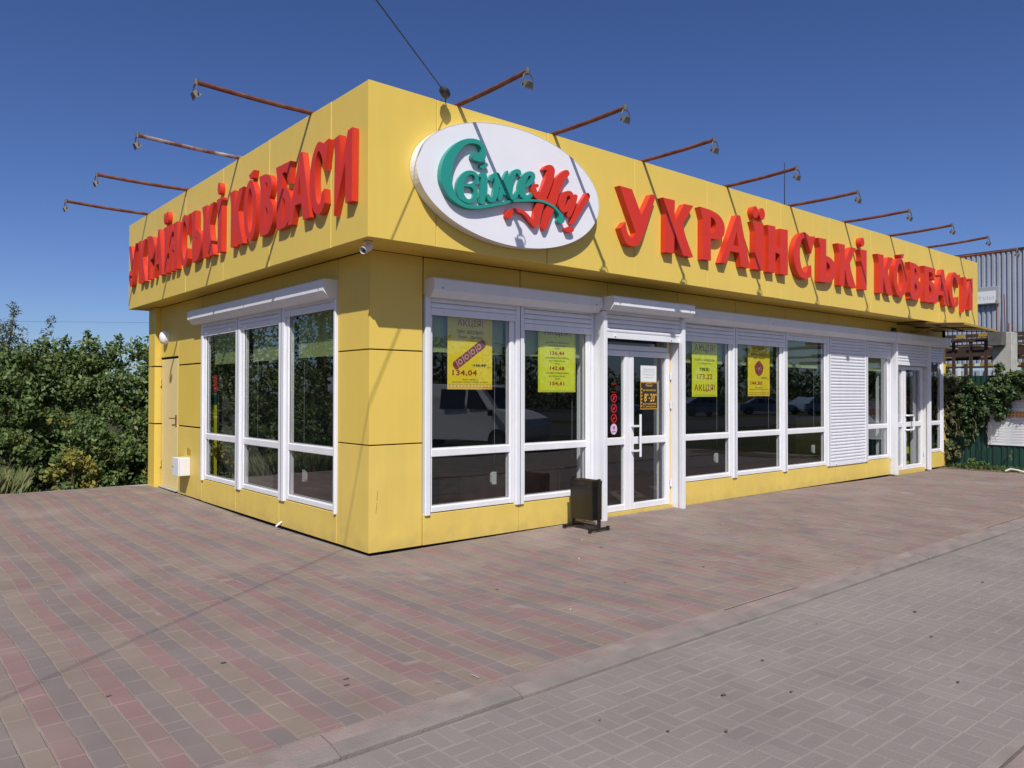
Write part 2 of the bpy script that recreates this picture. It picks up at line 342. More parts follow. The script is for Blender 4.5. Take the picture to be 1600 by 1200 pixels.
# coloured strips laid square to the facade
Br = []; W = .1061; k0 = -2.826
nx0 = int((-7-k0)//W)
x = k0+nx0*W; idx = nx0
prnd = random.Random(3)
while x < 13.38:
    cx = x+W/2; ymax = 6.70 if cx < -.05 else (-.045 if (cx > 3.0 and cx < 4.6) else -.03)
    y = -3.05+.0; strip = idx % 3
    first = True
    y += [.0, .07, .13][idx % 3]*0
    off = prnd.choice([0, .0, .1025]) if cx > -1 else prnd.choice([0, .05, .1025])
    if off: L0 = off
    else: L0 = .205
    while y < ymax:
        L_ = L0 if first else (.205 if prnd.random() > (.16 if y < -2.4 else .03) else .1025)
        first = False
        if y+L_ > ymax: L_ = ymax-y
        if L_ < .04: break
        cy = y+L_/2
        mess = .02 + .24*max(0, min(1, (cx+1.3)/1.5))*(1 if cy < 0 else 0)+(.2 if (cx > 2.5 and cy < 0) else 0)
        k = strip if prnd.random() > mess else prnd.choice([0, 1, 2, 1])
        if cx > 1.5 and prnd.random() < .35 and cy < -.6: k = 1
        k = {0: 2, 1: 0, 2: 1}[[0, 2, 1][k]]   # strip 0 grey, 1 tan, 2 red
        z = float(gz(cx, cy))+prnd.uniform(-.0015, .0015)-(.0022 if prnd.random() < .04 else 0)
        e = .01
        sx = float(gz(cx+e, cy)-gz(cx-e, cy))/(2*e); sy = float(gz(cx, cy+e)-gz(cx, cy-e))/(2*e)
        Br.append((cx+prnd.uniform(-.0012, .0012)+wob(cx, cy), cy, W-.0045, L_-.0018, k, z, sy+prnd.uniform(-.008, .008), -sx+prnd.uniform(-.008, .008)))
        y += L_
    x += W; idx += 1
lay(Br, plaza, None, [M['brick_red'], M['brick_tan'], M['brick_dark']], 'paving_brick')
# grey basket-weave walk
Bg = []; P = .1735; row = 0; y = -3.285-P+.0
grnd = random.Random(5)
while y > -5.06-P*.2:
    cx = -3.2; col = 0
    sh = P*(row % 2)
    while cx < 14.3:
        a = (col+row) % 2
        if a == 0:
            for q in (0, 1): Bg.append((cx+P/2, y+P/4+q*P/2+woby(cx, y), P-.0065, P/2-.0065, 0, -.03+grnd.uniform(-.0015, .0015), grnd.uniform(-.01, .01), grnd.uniform(-.008, .008)))
        else:
            for q in (0, 1): Bg.append((cx+P/4+q*P/2, y+P/2+woby(cx, y), P/2-.0035, P-.0065, 0, -.03+grnd.uniform(-.0015, .0015), grnd.uniform(-.01, .01), grnd.uniform(-.008, .008)))
        cx += P; col += 1
    y -= P; row += 1
lay(Bg, walk, None, [M['brick_grey']], 'paving_block')
# kerbs
def kerb(name, y0, y1, x0, x1, zt, zb, flip=1):
    root = empty(name, ((x0+x1)/2, (y0+y1)/2, 0), kind='structure')
    n = int((x1-x0)/1.0); kr = random.Random(2)
    for i in range(n):
        a = x0+i*1.0+.0015; b = a+.997; dz = kr.uniform(-.003, .003); dy = kr.uniform(-.004, .004)+woby(a, -3.2)*.5
        prof = [(y1, -.12), (y1, zt-.004), (y1-.02, zt+.006), (y0+(y1-y0)*.45, zt-.002), (y0+.02, zb+.010), (y0, zb+.004), (y0, -.12)]
        mb = MB(); segs = 4
        for s_ in range(segs):
            u0 = a+(b-a)*s_/segs; u1 = a+(b-a)*(s_+1)/segs
            n_ = len(prof); base = len(mb.v)
            mb.add([(u, p+dy, q+dz) for u in (u0, u1) for p, q in prof], [(k, (k+1) % n_, n_+(k+1) % n_, n_+k) for k in range(n_)], 0); mb.m[-n_:] = [1 if 3 <= k <= 5 else 0 for k in range(n_)]
        mb.add([(a, p+dy, q+dz) for p, q in prof], [tuple(range(n_))]); mb.add([(b, p+dy, q+dz) for p, q in prof], [tuple(range(n_))])
        mb.build('kerb_stone', [M['kerb'], M['kerb_face']], root)
kerb('kerb', -3.262, -3.062, -4, 14, .002, -.025)
kerb('outer_kerb', -5.19, -5.065, -3, 14, -.02, -.03)
# red paving beyond the walk, behind the camera
ob = sheet('far_plaza', M['sand'], -4, 14, -8.5, -5.19, 10, 6, lambda x, y: -.03)
Bb = []
for i in range(36):
    for j in range(6):
        Bb.append((-.6+i*W, -5.30-j*.205, W-.006, .2, prnd.choice([0, 0, 1, 2]), -.018, 0, 0))
lay(Bb, ob, None, [M['brick_red'], M['brick_tan'], M['brick_dark']], 'paving_brick', 60)
sheet('access_road', M['asphalt'], -60, 120, -24, -15.5, 6, 3, lambda x, y: -.2)
sheet('car_park', M['asphalt'], -40, 140, -60, -27, 6, 3, lambda x, y: -.2)
# pale concrete lip at the end of the plaza
mb = MB()
for i in range(14): mb.box(-7+i*.5, -7+i*.5+.492, 6.722, 6.80, -.4, .052, c=.006)
mb.build('plaza_edging', M['concrete'], plaza, kind='structure')
# stains, gum and litter on the paving
gs = MB()
for px_, py_ in [(-1.62, -2.6), (-1.58, -2.52), (-2.0, -1.9), (-.9, -1.2), (-1.9, .6), (-2.3, 2.4), (.2, -1.6), (1.1, -2.1), (.4, -3.75), (.1, -4.1), (-.55, -4.15), (1.6, -4.2), (2.1, -3.9), (.9, -4.6), (1.3, -3.6), (-.2, -3.9), (2.9, -4.5), (3.4, -3.9), (-.9, -3.7), (-.75, -3.98), (2.0, -2.2), (3.6, -1.4), (1.9, -1.1), (-2.6, -2.0)]:
    r = prnd.uniform(.007, .019); n = 9; zz = float(gz(px_, py_))+.001 if py_ > -3.2 else -.0275
    ring = [(px_+r*prnd.uniform(.7, 1.2)*math.cos(2*math.pi*k/n), py_+r*prnd.uniform(.4, .8)*math.sin(2*math.pi*k/n), zz+.004) for k in range(n)]
    gs.add([(px_, py_, zz+.006)]+ring, [(0, 1+k, 1+(k+1) % n) for k in range(n)])
gs.build('chewing_gum_spots', M['gum'], kind='stuff', label='small dark gum spots and droppings scattered on the paving', cat='gum spots', fix=False)
lt = MB()
for px_, py_ in [(-2.05, -2.35), (-1.25, -2.9), (-1.05, -2.95), (2.0, -.75), (2.5, -.9), (.2, -2.4), (.65, -2.7), (3.9, -1.1), (-2.5, .2), (-1.2, .4), (1.4, -1.3), (.9, -4.55), (-2.55, -1.1)]:
    a = prnd.uniform(0, 3.1); l = prnd.uniform(.008, .03); zz = float(gz(px_, py_))+.004 if py_ > -3.2 else -.024
    ca, sa = math.cos(a)*l, math.sin(a)*l
    lt.add([(px_-ca, py_-sa, zz), (px_+ca, py_+sa, zz+.004), (px_+ca-sa*.25, py_+sa+ca*.25, zz+.006), (px_-ca-sa*.3, py_-sa+ca*.3, zz+.002)], [(0, 1, 2, 3)])
lt.build('cigarette_ends', M['litter'], kind='stuff', label='tiny pale cigarette ends and scraps on the paving', cat='litter', fix=False)

# ---------------------------------------------------------------- the shop
FRf = lambda u, d, z: (u, -d, z)
FLf = lambda u, d, z: (-d, u, z)
def fb(mb, F, u0, u1, d0, d1, z0, z1, c=0, mi=0):
    a = F(u0, d0, z0); b = F(u1, d1, z1); return mb.box(a[0], b[0], a[1], b[1], z0, z1, mi, c)
shop = empty('shop_building', (6.6, 3.3, 0), 'long single-storey yellow corner shop with white-framed windows, roller shutters and a deep overhanging fascia', 'shop')
def panel(F, u0, u1, z0, z1, name='wall_panel', m='yellow', d0=-.025, d1=.0, g=.005):
    mb = MB(); fb(mb, F, u0+g, u1-g, d0, d1, z0+g, z1-g, c=.003); return mb.build(name, M[m], shop)
TH = .02
# dark backing behind the cassettes
def backing(F, u0, u1, z0, z1, dd=-.045):
    mb = MB(); fb(mb, F, u0, u1, dd-.02, dd+.008, z0, z1); return mb
mb = MB()
for (F, u0, u1, z0, z1) in [(FRf, .05, .60, .02, 2.8), (FRf, .6, 2.93, .02, .335), (FRf, 4.47, 10.71, .02, .335), (FRf, 12.28, 13.27, .02, .335), (FRf, 13.14, 13.27, .335, 2.44), (FRf, .6, 13.27, 2.45, 2.8),
                          (FLf, .07, .62, .02, 2.8), (FLf, .62, 4.47, .02, .335), (FLf, .62, 4.47, 2.45, 2.8), (FLf, 4.47, 5.52, .02, 2.8), (FLf, 5.52, 6.36, 2.02, 2.8), (FLf, 6.36, 6.66, .02, 2.8)]:
    fb(mb, F, u0, u1, -.06, -.032, z0, z1)
mb.build('wall_backing', M['gap'], shop)
# corner cassettes bent round the corner
ZT = [(.035, 1.012), (1.022, 1.893), (1.903, 2.811)]
def lpanel(pr, pl, z0, z1, ox=0, oy=0, name='wall_panel', m='yellow', t=.025):
    # L section: outer corner at (-ox,-oy)
    prof = [(-ox, pl), (-ox, -oy), (pr, -oy), (pr, -oy+t), (-ox+t, -oy+t), (-ox+t, pl)]
    bm = bmesh.new(); vs = [bm.verts.new((p, q, z0)) for p, q in prof]; f = bm.faces.new(vs); r = bmesh.ops.extrude_face_region(bm, geom=[f])
    for v in r['geom']:
        if isinstance(v, bmesh.types.BMVert): v.co.z = z1
    bmesh.ops.recalc_face_normals(bm, faces=bm.faces[:])
    es = [e for e in bm.edges if e.is_convex and e.calc_face_angle(0) > .5]
    bmesh.ops.bevel(bm, geom=es, offset=.004, segments=2, affect='EDGES')
    mb = MB(); bm.verts.index_update(); mb.add([v.co[:] for v in bm.verts], [[v.index for v in f.verts] for f in bm.faces]); bm.free()
    return mb.build(name, M[m], shop)
for z0, z1 in ZT: lpanel(.578, .612, z0, z1, m='yellow_dirty' if z0 < .5 else 'yellow')
# right facade
TOP = [.585, 1.82, 3.19, 4.53, 5.83, 7.15, 8.49, 9.8, 11.12, 12.44, 13.30]
for a, b in zip(TOP[:-1], TOP[1:]): panel(FRf, a, b, 2.44, 2.811)
BOT = [(.585, 1.81), (1.81, 2.94), (4.46, 5.80), (5.80, 7.125), (7.125, 8.46), (8.46, 9.775), (9.775, 10.73), (12.27, 13.12)]
for a, b in BOT: panel(FRf, a, b, .03, .335, m='yellow_dirty')
for z0, z1 in ZT: panel(FRf, 13.12, 13.30, z0, z1)
# left facade
LT = [.617, 1.89, 3.21, 4.48, 5.51]
for a, b in zip(LT[:-1], LT[1:]): panel(FLf, a, b, 2.44 if b < 4.6 else 1.903, 2.811)
for a, b in [(.617, 1.96), (1.96, 3.24), (3.24, 4.48)]: panel(FLf, a, b, .03, .335, m='yellow_dirty')
for z0, z1 in ZT[:2]: panel(FLf, 4.48, 5.51, z0, z1, m='yellow_dirty' if z0 < .5 else 'yellow')
panel(FLf, 5.51, 6.36, 2.03, 2.811)
for z0, z1 in ZT: panel(FLf, 6.36, 6.695, z0, z1, d1=.085)
# back and far walls, roof, inner room
mb = MB(); mb.box(13.275, 13.298, .03, 6.66, .02, 2.8); mb.build('end_wall', M['yellow'], shop)
mb = MB(); mb.box(.0, 13.27, 6.662, 6.69, .02, 2.8); mb.build('rear_wall', M['yellow'], shop)
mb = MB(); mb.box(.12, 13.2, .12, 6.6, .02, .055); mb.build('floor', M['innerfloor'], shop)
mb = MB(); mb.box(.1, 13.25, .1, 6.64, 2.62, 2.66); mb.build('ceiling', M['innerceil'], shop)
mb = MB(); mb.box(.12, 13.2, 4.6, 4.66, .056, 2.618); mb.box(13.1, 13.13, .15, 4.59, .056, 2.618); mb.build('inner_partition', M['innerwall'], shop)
mb = MB(); mb.box(-.3, 13.45, -.51, 6.88, 3.95, 4.0); mb.build('roof_deck', M['asphalt'], shop)
# fascia cassettes
OX, OY = .328, .540; ZS, ZF = 2.80, 4.119
lpanel(.357, .116, ZS, ZF, OX, OY, 'fascia_panel')
FX = [.36, 1.71, 3.04, 4.40, 5.745, 6.105, 7.45, 8.80, 10.17, 11.53, 12.88, 13.47]
FY = [.12, 1.477, 2.80, 4.15, 5.50, 6.917]
fr = random.Random(9)
def fpanel(F, a, b, off):
    mb = MB(); d = off+fr.uniform(-.002, .002); fb(mb, F, a+.004, b-.004, d-.03, d, ZS+fr.uniform(-.002, .002), ZF+fr.uniform(-.003, .004), c=.004); mb.build('fascia_panel', M['yellow'], shop)
for a, b in zip(FX[:-1], FX[1:]): fpanel(FRf, a, b, OY)
for a, b in zip(FY[:-1], FY[1:]): fpanel(FLf, a, b, OX)
mb = MB(); mb.box(-.29, -.27, -.5, 6.88, 2.84, 4.08); mb.box(-.27, 13.42, -.502, -.48, 2.84, 4.08); mb.build('fascia_backing', M['gap'], shop)
mb = MB(); mb.box(13.44, 13.47, -.50, 6.88, 2.80, 4.11); mb.box(-.29, 13.43, 6.885, 6.915, 2.8, 4.11); mb.build('fascia_end', M['yellow'], shop)
# soffit panels
SX = [-.297, .36, 1.71, 3.04, 4.40, 5.745, 7.45, 8.80, 10.17, 11.53, 13.43]
for a, b in zip(SX[:-1], SX[1:]):
    mb = MB(); mb.box(a+.003, b-.003, -.508, .0, 2.812, 2.83); mb.build('soffit_panel', M['yellow'], shop)
for a, b in zip([.004, .12, 1.477, 2.8, 4.15, 5.5], [.12, 1.477, 2.8, 4.15, 5.5, 6.88]):
    mb = MB(); mb.box(-.295, -.0, a+.003, b-.003, 2.812, 2.83); mb.build('soffit_panel', M['yellow'], shop)
mb = MB(); mb.box(.0, 13.43, .002, 6.88, 2.80, 2.83); mb.build('soffit_core', M['gap'], shop)
# thin cover strip at the top of the fascia
mb = MB(); mb.box(-.30, 13.44, -.512, -.40, 4.10, 4.112); mb.box(-.30, -.2, -.39, 6.88, 4.10, 4.112); mb.build('fascia_cap', M['yellow'], shop)

# windows -----------------------------------------------------------
def window(F, u0, u1, z0=.338, z1=2.44, ztr=(.876, .951), dfr=-.003, sensor=True, flip=False, blind=1.86, name='window'):
    W_ = .058; mb = MB(); da, db = dfr-.07, dfr
    fb(mb, F, u0, u0+W_, da, db, z0, z1, c=.006); fb(mb, F, u1-W_, u1, da, db, z0, z1, c=.006)
    fb(mb, F, u0+W_, u1-W_, da+.001, db-.001, z0, z0+.056, c=.006); fb(mb, F, u0+W_, u1-W_, da+.001, db-.001, z1-.056, z1, c=.006)
    fb(mb, F, u0+W_, u1-W_, da+.001, db-.001, ztr[0], ztr[1], c=.006)
    # glazing beads
    for (a, b) in ((z0+.056, ztr[0]), (ztr[1], z1-.056)):
        fb(mb, F, u0+W_, u0+W_+.012, da+.01, db-.010, a, b); fb(mb, F, u1-W_-.012, u1-W_, da+.01, db-.010, a, b)
        fb(mb, F, u0+W_+.012, u1-W_-.012, da+.01, db-.010, a, a+.012)
    wn = mb.build(name, M['white'], shop)
    for (a, b) in ((z0+.06, ztr[0]), (ztr[1], z1-.06)):
        p = MB(); n = 6; us = [u0+W_+(u1-u0-2*W_)*i/n for i in range(n+1)]
        p.add([F(us[0], dfr-.018, a), F(us[-1], dfr-.018, a), F(us[-1], dfr-.018, b), F(us[0], dfr-.018, b)], [(0, 1, 2, 3)])
        p.build('pane', M['glass'], wn, fix=False)
    gk = MB()
    for (a, b) in ((z0+.056, ztr[0]), (ztr[1], z1-.056)):
        q0, q1 = u0+W_+.0122, u1-W_-.0122
        fb(gk, F, q0, q0+.005, dfr-.0175, dfr-.013, a+.0122, b); fb(gk, F, q1-.005, q1, dfr-.0175, dfr-.013, a+.0122, b); fb(gk, F, q0+.0052, q1-.0052, dfr-.0175, dfr-.013, a+.0122, a+.017)
    gk.build('gasket', M['gasket'], wn)
    if blind:
        bl = MB(); fb(bl, F, u0+.065, u1-.065, -.122, -.119, blind, 2.5); fb(bl, F, u0+.065, u1-.065, -.128, -.114, blind-.025, blind); 
        bo = bl.build('roller_blind', M['blind'], wn)
        c = MB(); uu = u1-.16 if not flip else u1-.16
        c.tube([F(uu, -.14, 2.3), F(uu, -.14, 1.2), F(uu, -.14, .75)], .0016, 5); c.build('blind_cord', M['greypr'], wn)
    if sensor:
        s = MB(); uu = u1-.17; prof = [(-.022, -.065), (.03, -.065), (.03, .065), (-.01, .065), (-.035, .04), (-.035, -.04)]
        s.prism(prof, -.16, -.13, lambda p, q, t: F(uu+p, t, .60+q)); s.build('chain_weight', M['card'], wn)
    return wn
def rail(F, u0, u1, z0=.315, z1=2.43, d=.024):
    mb = MB(); fb(mb, F, u0, u1, -.08, d, z0, z1, c=.006); m_ = (u0+u1)/2
    if u1-u0 > .09: fb(mb, F, m_-.003, m_+.003, d-.002, d+.0015, z0+.001, z1-.001, mi=1)
    mb.build('guide_rail', [M['white_metal'], M['gap']], shop)
_slat = {}
def shutter(F, u0, u1, zb, zt=2.46, d=.014, pitch=.0525, bar=.07):
    root = empty('roller_shutter', F((u0+u1)/2, d, zb), parent=shop)
    key = (F is FRf, round(u1-u0, 3))
    mb = MB(); fb(mb, F, u0+.004, u1-.004, d-.012, d+.006, zb, zb+bar, c=.004)
    for q in (.14, .86):
        c = F(u0+(u1-u0)*q, d+.012, zb+bar*.5); mb.sphere(c, .012, 8, 5)
    mb.build('bottom_bar', M['white_metal'], root)
    z = zb+bar; n = int(math.ceil((zt-z)/pitch))
    if key not in _slat:
        prof = [(-.010, .001), (.001, .004), (.007, .014), (.009, pitch*.5), (.007, pitch-.012), (.0, pitch-.004), (-.010, pitch-.001)]
        s = MB(); s.prism(prof, u0+.004, u1-.004, lambda p, q, t: F(t, p, q)); A = np.array(s.v); c = (A.min(0)+A.max(0))/2
        me = bpy.data.meshes.new('slat'); me.from_pydata([tuple(v) for v in A-c], [], s.f); me.materials.append(M['white_metal']); me.update(); _slat[key] = (me, c[2])
    me, cz = _slat[key]; cu = (u0+u1)/2
    for i in range(n):
        p = F(cu, d-.0005, z+i*pitch+cz); place('slat', me, p, root)
    # dark joint behind
    j = MB(); fb(j, F, u0+.006, u1-.006, d-.0135, d-.0105, zb+.01, zt); j.build('slat_backing', M['greypr'], root)
def sbox(F, u0, u1, d=.165, z0=2.42, z1=2.60, ch=.065):
    prof = [(-.02, z0), (d-ch, z0), (d, z0+ch), (d, z1-.012), (d-.012, z1), (-.02, z1)]
    mb = MB(); mb.prism(prof, u0, u1, lambda p, q, t: F(t, p, q)); 
    o = mb.build('shutter_box', M['white_metal'], shop)
    sc = MB(); n = max(2, int((u1-u0)/1.3))
    for i in range(n):
        uu = u0+.1+(u1-u0-.2)*i/(n-1); sc.sphere(F(uu, d+.001, z0+ch+.02), .007, 7, 4)
    sc.build('screw', M['zinc'], o)
    return o
WR = [(.665, 1.745, 2.255), (1.865, 2.90, 2.175), (4.52, 5.745, 2.185), (5.85, 7.07, 2.195), (7.18, 8.415, 2.31), (9.83, 10.70, 2.13), (12.33, 13.10, 2.126)]
for i, (a, b, zs) in enumerate(WR):
    window(FRf, a-.036, b, blind=1.93 if i < 6 else None, sensor=i in (0, 2, 4)); shutter(FRf, a-.005, b+.005, zs)
shutter(FRf, 8.515, 9.72, .312)
mb = MB(); fb(mb, FRf, 8.5, 9.73, -.06, -.045, .335, 2.45); mb.build('blanking_sheet', M['white'], shop)
for a, b in [(.60, .662), (1.748, 1.862), (2.90, 2.935), (4.455, 4.515), (12.265, 12.325), (5.748, 5.848), (7.073, 7.178), (8.418, 8.512), (9.722, 9.826), (10.70, 10.728), (13.10, 13.118)]: rail(FRf, a, b)
WLn = [(.66, 1.80, 2.32), (1.945, 3.075, 2.255), (3.22, 4.40, 2.25)]
for a, b, zs in WLn: window(FLf, a-.046, b, blind=1.90, sensor=(a < 1), flip=True); shutter(FLf, a-.005, b+.005, zs)
for a, b in [(.62, .658), (1.803, 1.942), (3.078, 3.217), (4.403, 4.47)]: rail(FLf, a, b)
sbox(FRf, .60, 2.93); sbox(FRf, 2.94, 4.448, d=.33, z0=2.45, z1=2.605, ch=.05); sbox(FRf, 4.455, 10.62); sbox(FRf, 10.625, 12.99, d=.215, z0=2.41)
sbox(FLf, .617, 4.62, d=.155)

# entrances ---------------------------------------------------------
def entrance(x0, x1, xs, xr, dcheek, yd, zsh, htype, lw=.0):
    # cheeks
    for (a, b) in ((x0, x0+.028), (x1-.028, x1)):
        mb = MB(); mb.box(a, b, -dcheek+.06, .26, .035, 2.44)
        mb.box(a-(.003 if a == x0 else .028), b+(.028 if a == x0 else .003), -dcheek-.002, -dcheek+.0595, .03, 2.44, c=.004); mb.build('doorway_cheek', M['white_metal'], shop)
    # threshold
    mb = MB(); mb.box(x0+.03, x1-.03, yd-.035, yd+.09, .0, .075); mb.build('threshold', M['yellow_dirty'], shop)
    # yellow reveal
    mb = MB(); mb.box(x1-.06, x1-.030, yd-.0, yd+.08, .076, 2.4); mb.build('door_reveal', M['yellow'], shop)
    # top light
    fr_ = MB(); fr_.box(x0+.03, x1-.06, yd, yd+.07, 2.02, 2.085, c=.005); fr_.box(x0+.03, x1-.06, yd, yd+.07, 2.17, 2.44, c=.004); fr_.box(x0+.03, x0+.07, yd, yd+.07, 2.086, 2.169); fr_.box(x1-.1, x1-.06, yd, yd+.07, 2.086, 2.169)
    f0 = fr_.build('door_frame', M['white'], shop)
    p = MB(); p.add([(x0+.07, yd+.04, 2.086), (x1-.1, yd+.04, 2.086), (x1-.1, yd+.04, 2.169), (x0+.07, yd+.04, 2.169)], [(0, 1, 2, 3)]); p.build('pane', M['glass'], f0, fix=False)
    for (a, b, main) in ((x0+.032, xs-.003, False), (xs+.003, x1-.062, True)):
        t = .088 if not main else .075
        mb = MB(); y0, y1 = yd-.012, yd+.055
        mb.box(a, a+t, y0, y1, .078, 2.018, c=.006); mb.box(b-t, b, y0, y1, .078, 2.018, c=.006)
        mb.box(a+t, b-t, y0+.001, y1-.001, .079, .155, c=.006); mb.box(a+t, b-t, y0+.001, y1-.001, 1.95, 2.017, c=.006); mb.box(a+t, b-t, y0+.001, y1-.001, .875, .965, c=.006)
        dr = mb.build('door', M['white'], shop)
        for (za, zb_) in ((.156, .874), (.966, 1.949)):
            p = MB(); p.add([(a+t-.01, yd+.02, za), (b-t+.01, yd+.02, za), (b-t+.01, yd+.02, zb_), (a+t-.01, yd+.02, zb_)], [(0, 1, 2, 3)]); p.build('pane', M['glass'], dr, fix=False)
        if main:
            h = MB()
            if htype == 0:
                hx = a+.12
                h.box(hx-.014, hx+.014, y0-.075, y0-.055, .72, 1.24, c=.004)
                for hz in (.80, 1.10): h.box(a+.02, hx-.0145, y0-.072, y0-.058, hz-.012, hz+.012); h.box(a+.02, a+.045, y0-.0575, y0, hz-.012, hz+.012)
            else:
                hx = a+.25; h.tube([(a+.03, y0-.01, 1.09), (a+.05, y0-.06, 1.09), (hx-.03, y0-.065, 1.09), (hx, y0-.065, 1.06), (hx, y0-.065, .85), (hx-.03, y0-.065, .82), (a+.05, y0-.06, .82), (a+.03, y0-.01, .82)], .016, 8)
            h.build('door_handle', M['white_metal'], dr)
            hg = MB()
            for hz in (.35, 1.35, 1.72): hg.tube([(b+.012, y0-.008, hz-.045), (b+.012, y0-.008, hz+.045)], .011, 8)
            hg.build('hinge', M['white_metal'], dr)
    shutter(FRf, x0+.03, x1-.03, zsh[0], d=dcheek-.05)
entrance(2.94, 4.45, 3.615, 4.6, .178, .035, (2.137,), 0)
entrance(10.74, 12.26, 11.36, 12.4, .12, .02, (2.022,), 1)
# rear side door on the left facade
dmb = MB(); dmb.box(.012, .05, 5.555, 6.33, .07, 2.0, c=.004); dd = dmb.build('side_door', M['pale_yellow'], shop, label='pale yellow side door')
h = MB(); h.box(-.002, .011, 5.60, 5.63, 1.0, 1.17, c=.002); h.tube([(-.002, 5.615, 1.12), (-.05, 5.615, 1.12), (-.052, 5.74, 1.12)], .008, 8); h.sphere((-.006, 5.615, 1.03), .012, 8, 5); h.build('door_handle', M['rust'], dd)
for hz in (.42, 1.66):
    h = MB(); h.tube([(-.0, 6.345, hz-.06), (-.0, 6.345, hz-.003)], .012, 8); h.tube([(-.0, 6.345, hz+.003), (-.0, 6.345, hz+.06)], .012, 8); h.build('hinge', M['yellow'], dd)
mb = MB(); mb.box(.03, .06, 5.515, 6.36, .02, 2.03); mb.build('door_recess', M['gap'], shop)
mb = MB(); mb.box(-.03, .03, 5.52, 6.36, .055, .068); mb.build('side_threshold', M['concrete'], shop)
# slight rub marks low on the corner panel
mb = MB(); mb.add([(.085, -.0012, .52), (.092, -.0012, .60), (.089, -.0012, .60), (.079, -.0012, .50)], [(0, 1, 2, 3)]); mb.add([(.075, -.0012, .40), (.084, -.0012, .49), (.081, -.0012, .49), (.071, -.0012, .40)], [(0, 1, 2, 3)])
mb.build('scratch', M['rust'], shop, fix=False)

gr = MB(); grr = random.Random(21)
def grit(x, y, s_):
    z = float(gz(x, y))+.0005; n = 5; ring = [(x+s_*grr.uniform(.6, 1.3)*math.cos(6.283*k/n), y+s_*grr.uniform(.6, 1.3)*math.sin(6.283*k/n), z) for k in range(n)]
    gr.add([(x, y, z+s_*.7)]+ring, [(0, 1+k, 1+(k+1) % n) for k in range(n)])
for i in range(900):
    x = grr.uniform(0, 13.2); grit(x, -abs(grr.gauss(0, .05))-.012, grr.uniform(.002, .006))
for i in range(700):
    y = grr.uniform(0, 6.6); grit(-abs(grr.gauss(0, .05))-.012, y, grr.uniform(.002, .006))
for i in range(900):
    x = grr.uniform(-3.5, 11); grit(x, -3.05+abs(grr.gauss(0, .04)), grr.uniform(.0015, .004))
for i in range(500): grit(grr.uniform(-3.5, 8), grr.uniform(-3, .0), grr.uniform(.0012, .003))
gr.build('grit', M['sand'], kind='stuff', label='sand grains and grit blown along the foot of the walls and the kerb', cat='grit', fix=False)
# ---------------------------------------------------------------- raised letters
def cat(path):
    n = len(path); out = []
    for i in range(n):
        p1, p2 = path[i], path[(i+1) % n]; out.append(p1[:2])
        if len(p1) > 2 or len(p2) > 2:
            p0 = path[i-1] if len(p1) > 2 else p1; p3 = path[(i+2) % n] if len(p2) > 2 else p2
            for k in range(1, 5):
                t = k/5; out.append(tuple(.5*(2*p1[c]+(p2[c]-p0[c])*t+(2*p0[c]-5*p1[c]+4*p2[c]-p3[c])*t*t+(3*p1[c]-p0[c]-3*p2[c]+p3[c])*t**3) for c in (0, 1)))
    return out
def poly_solid(loops, depth, bev=.004):
    cu = bpy.data.curves.new('p', 'CURVE'); cu.dimensions = '2D'; cu.fill_mode = 'BOTH'; cu.extrude = depth/2; cu.bevel_depth = 0
    for L_ in loops:
        sp = cu.splines.new('POLY'); sp.points.add(len(L_)-1); sp.use_cyclic_u = True
        for i, p in enumerate(L_): sp.points[i].co = (p[0], p[1], 0, 1)
    ob = bpy.data.objects.new('p', cu); COL.objects.link(ob); dg = bpy.context.evaluated_depsgraph_get()
    me = bpy.data.meshes.new_from_object(ob.evaluated_get(dg)); V = [tuple(v.co) for v in me.vertices]; F = [tuple(p.vertices) for p in me.polygons]
    bpy.data.objects.remove(ob); bpy.data.curves.remove(cu); bpy.data.meshes.remove(me); return V, F
K_ = [(0, 1), (.39, 1.005), (.375, .56), (.70, .985), (1, .99), (.66, .60), (.74, .38, 1), (1, 0), (.66, .0), (.52, .10, 1), (.385, .44), (.36, 0), (.10, 0), (.11, .78), (.08, .85, 1)]
STEM = [(0, 1), (1, 1.01), (.97, 0), (.2, .0), (.22, .80), (.15, .88, 1)]
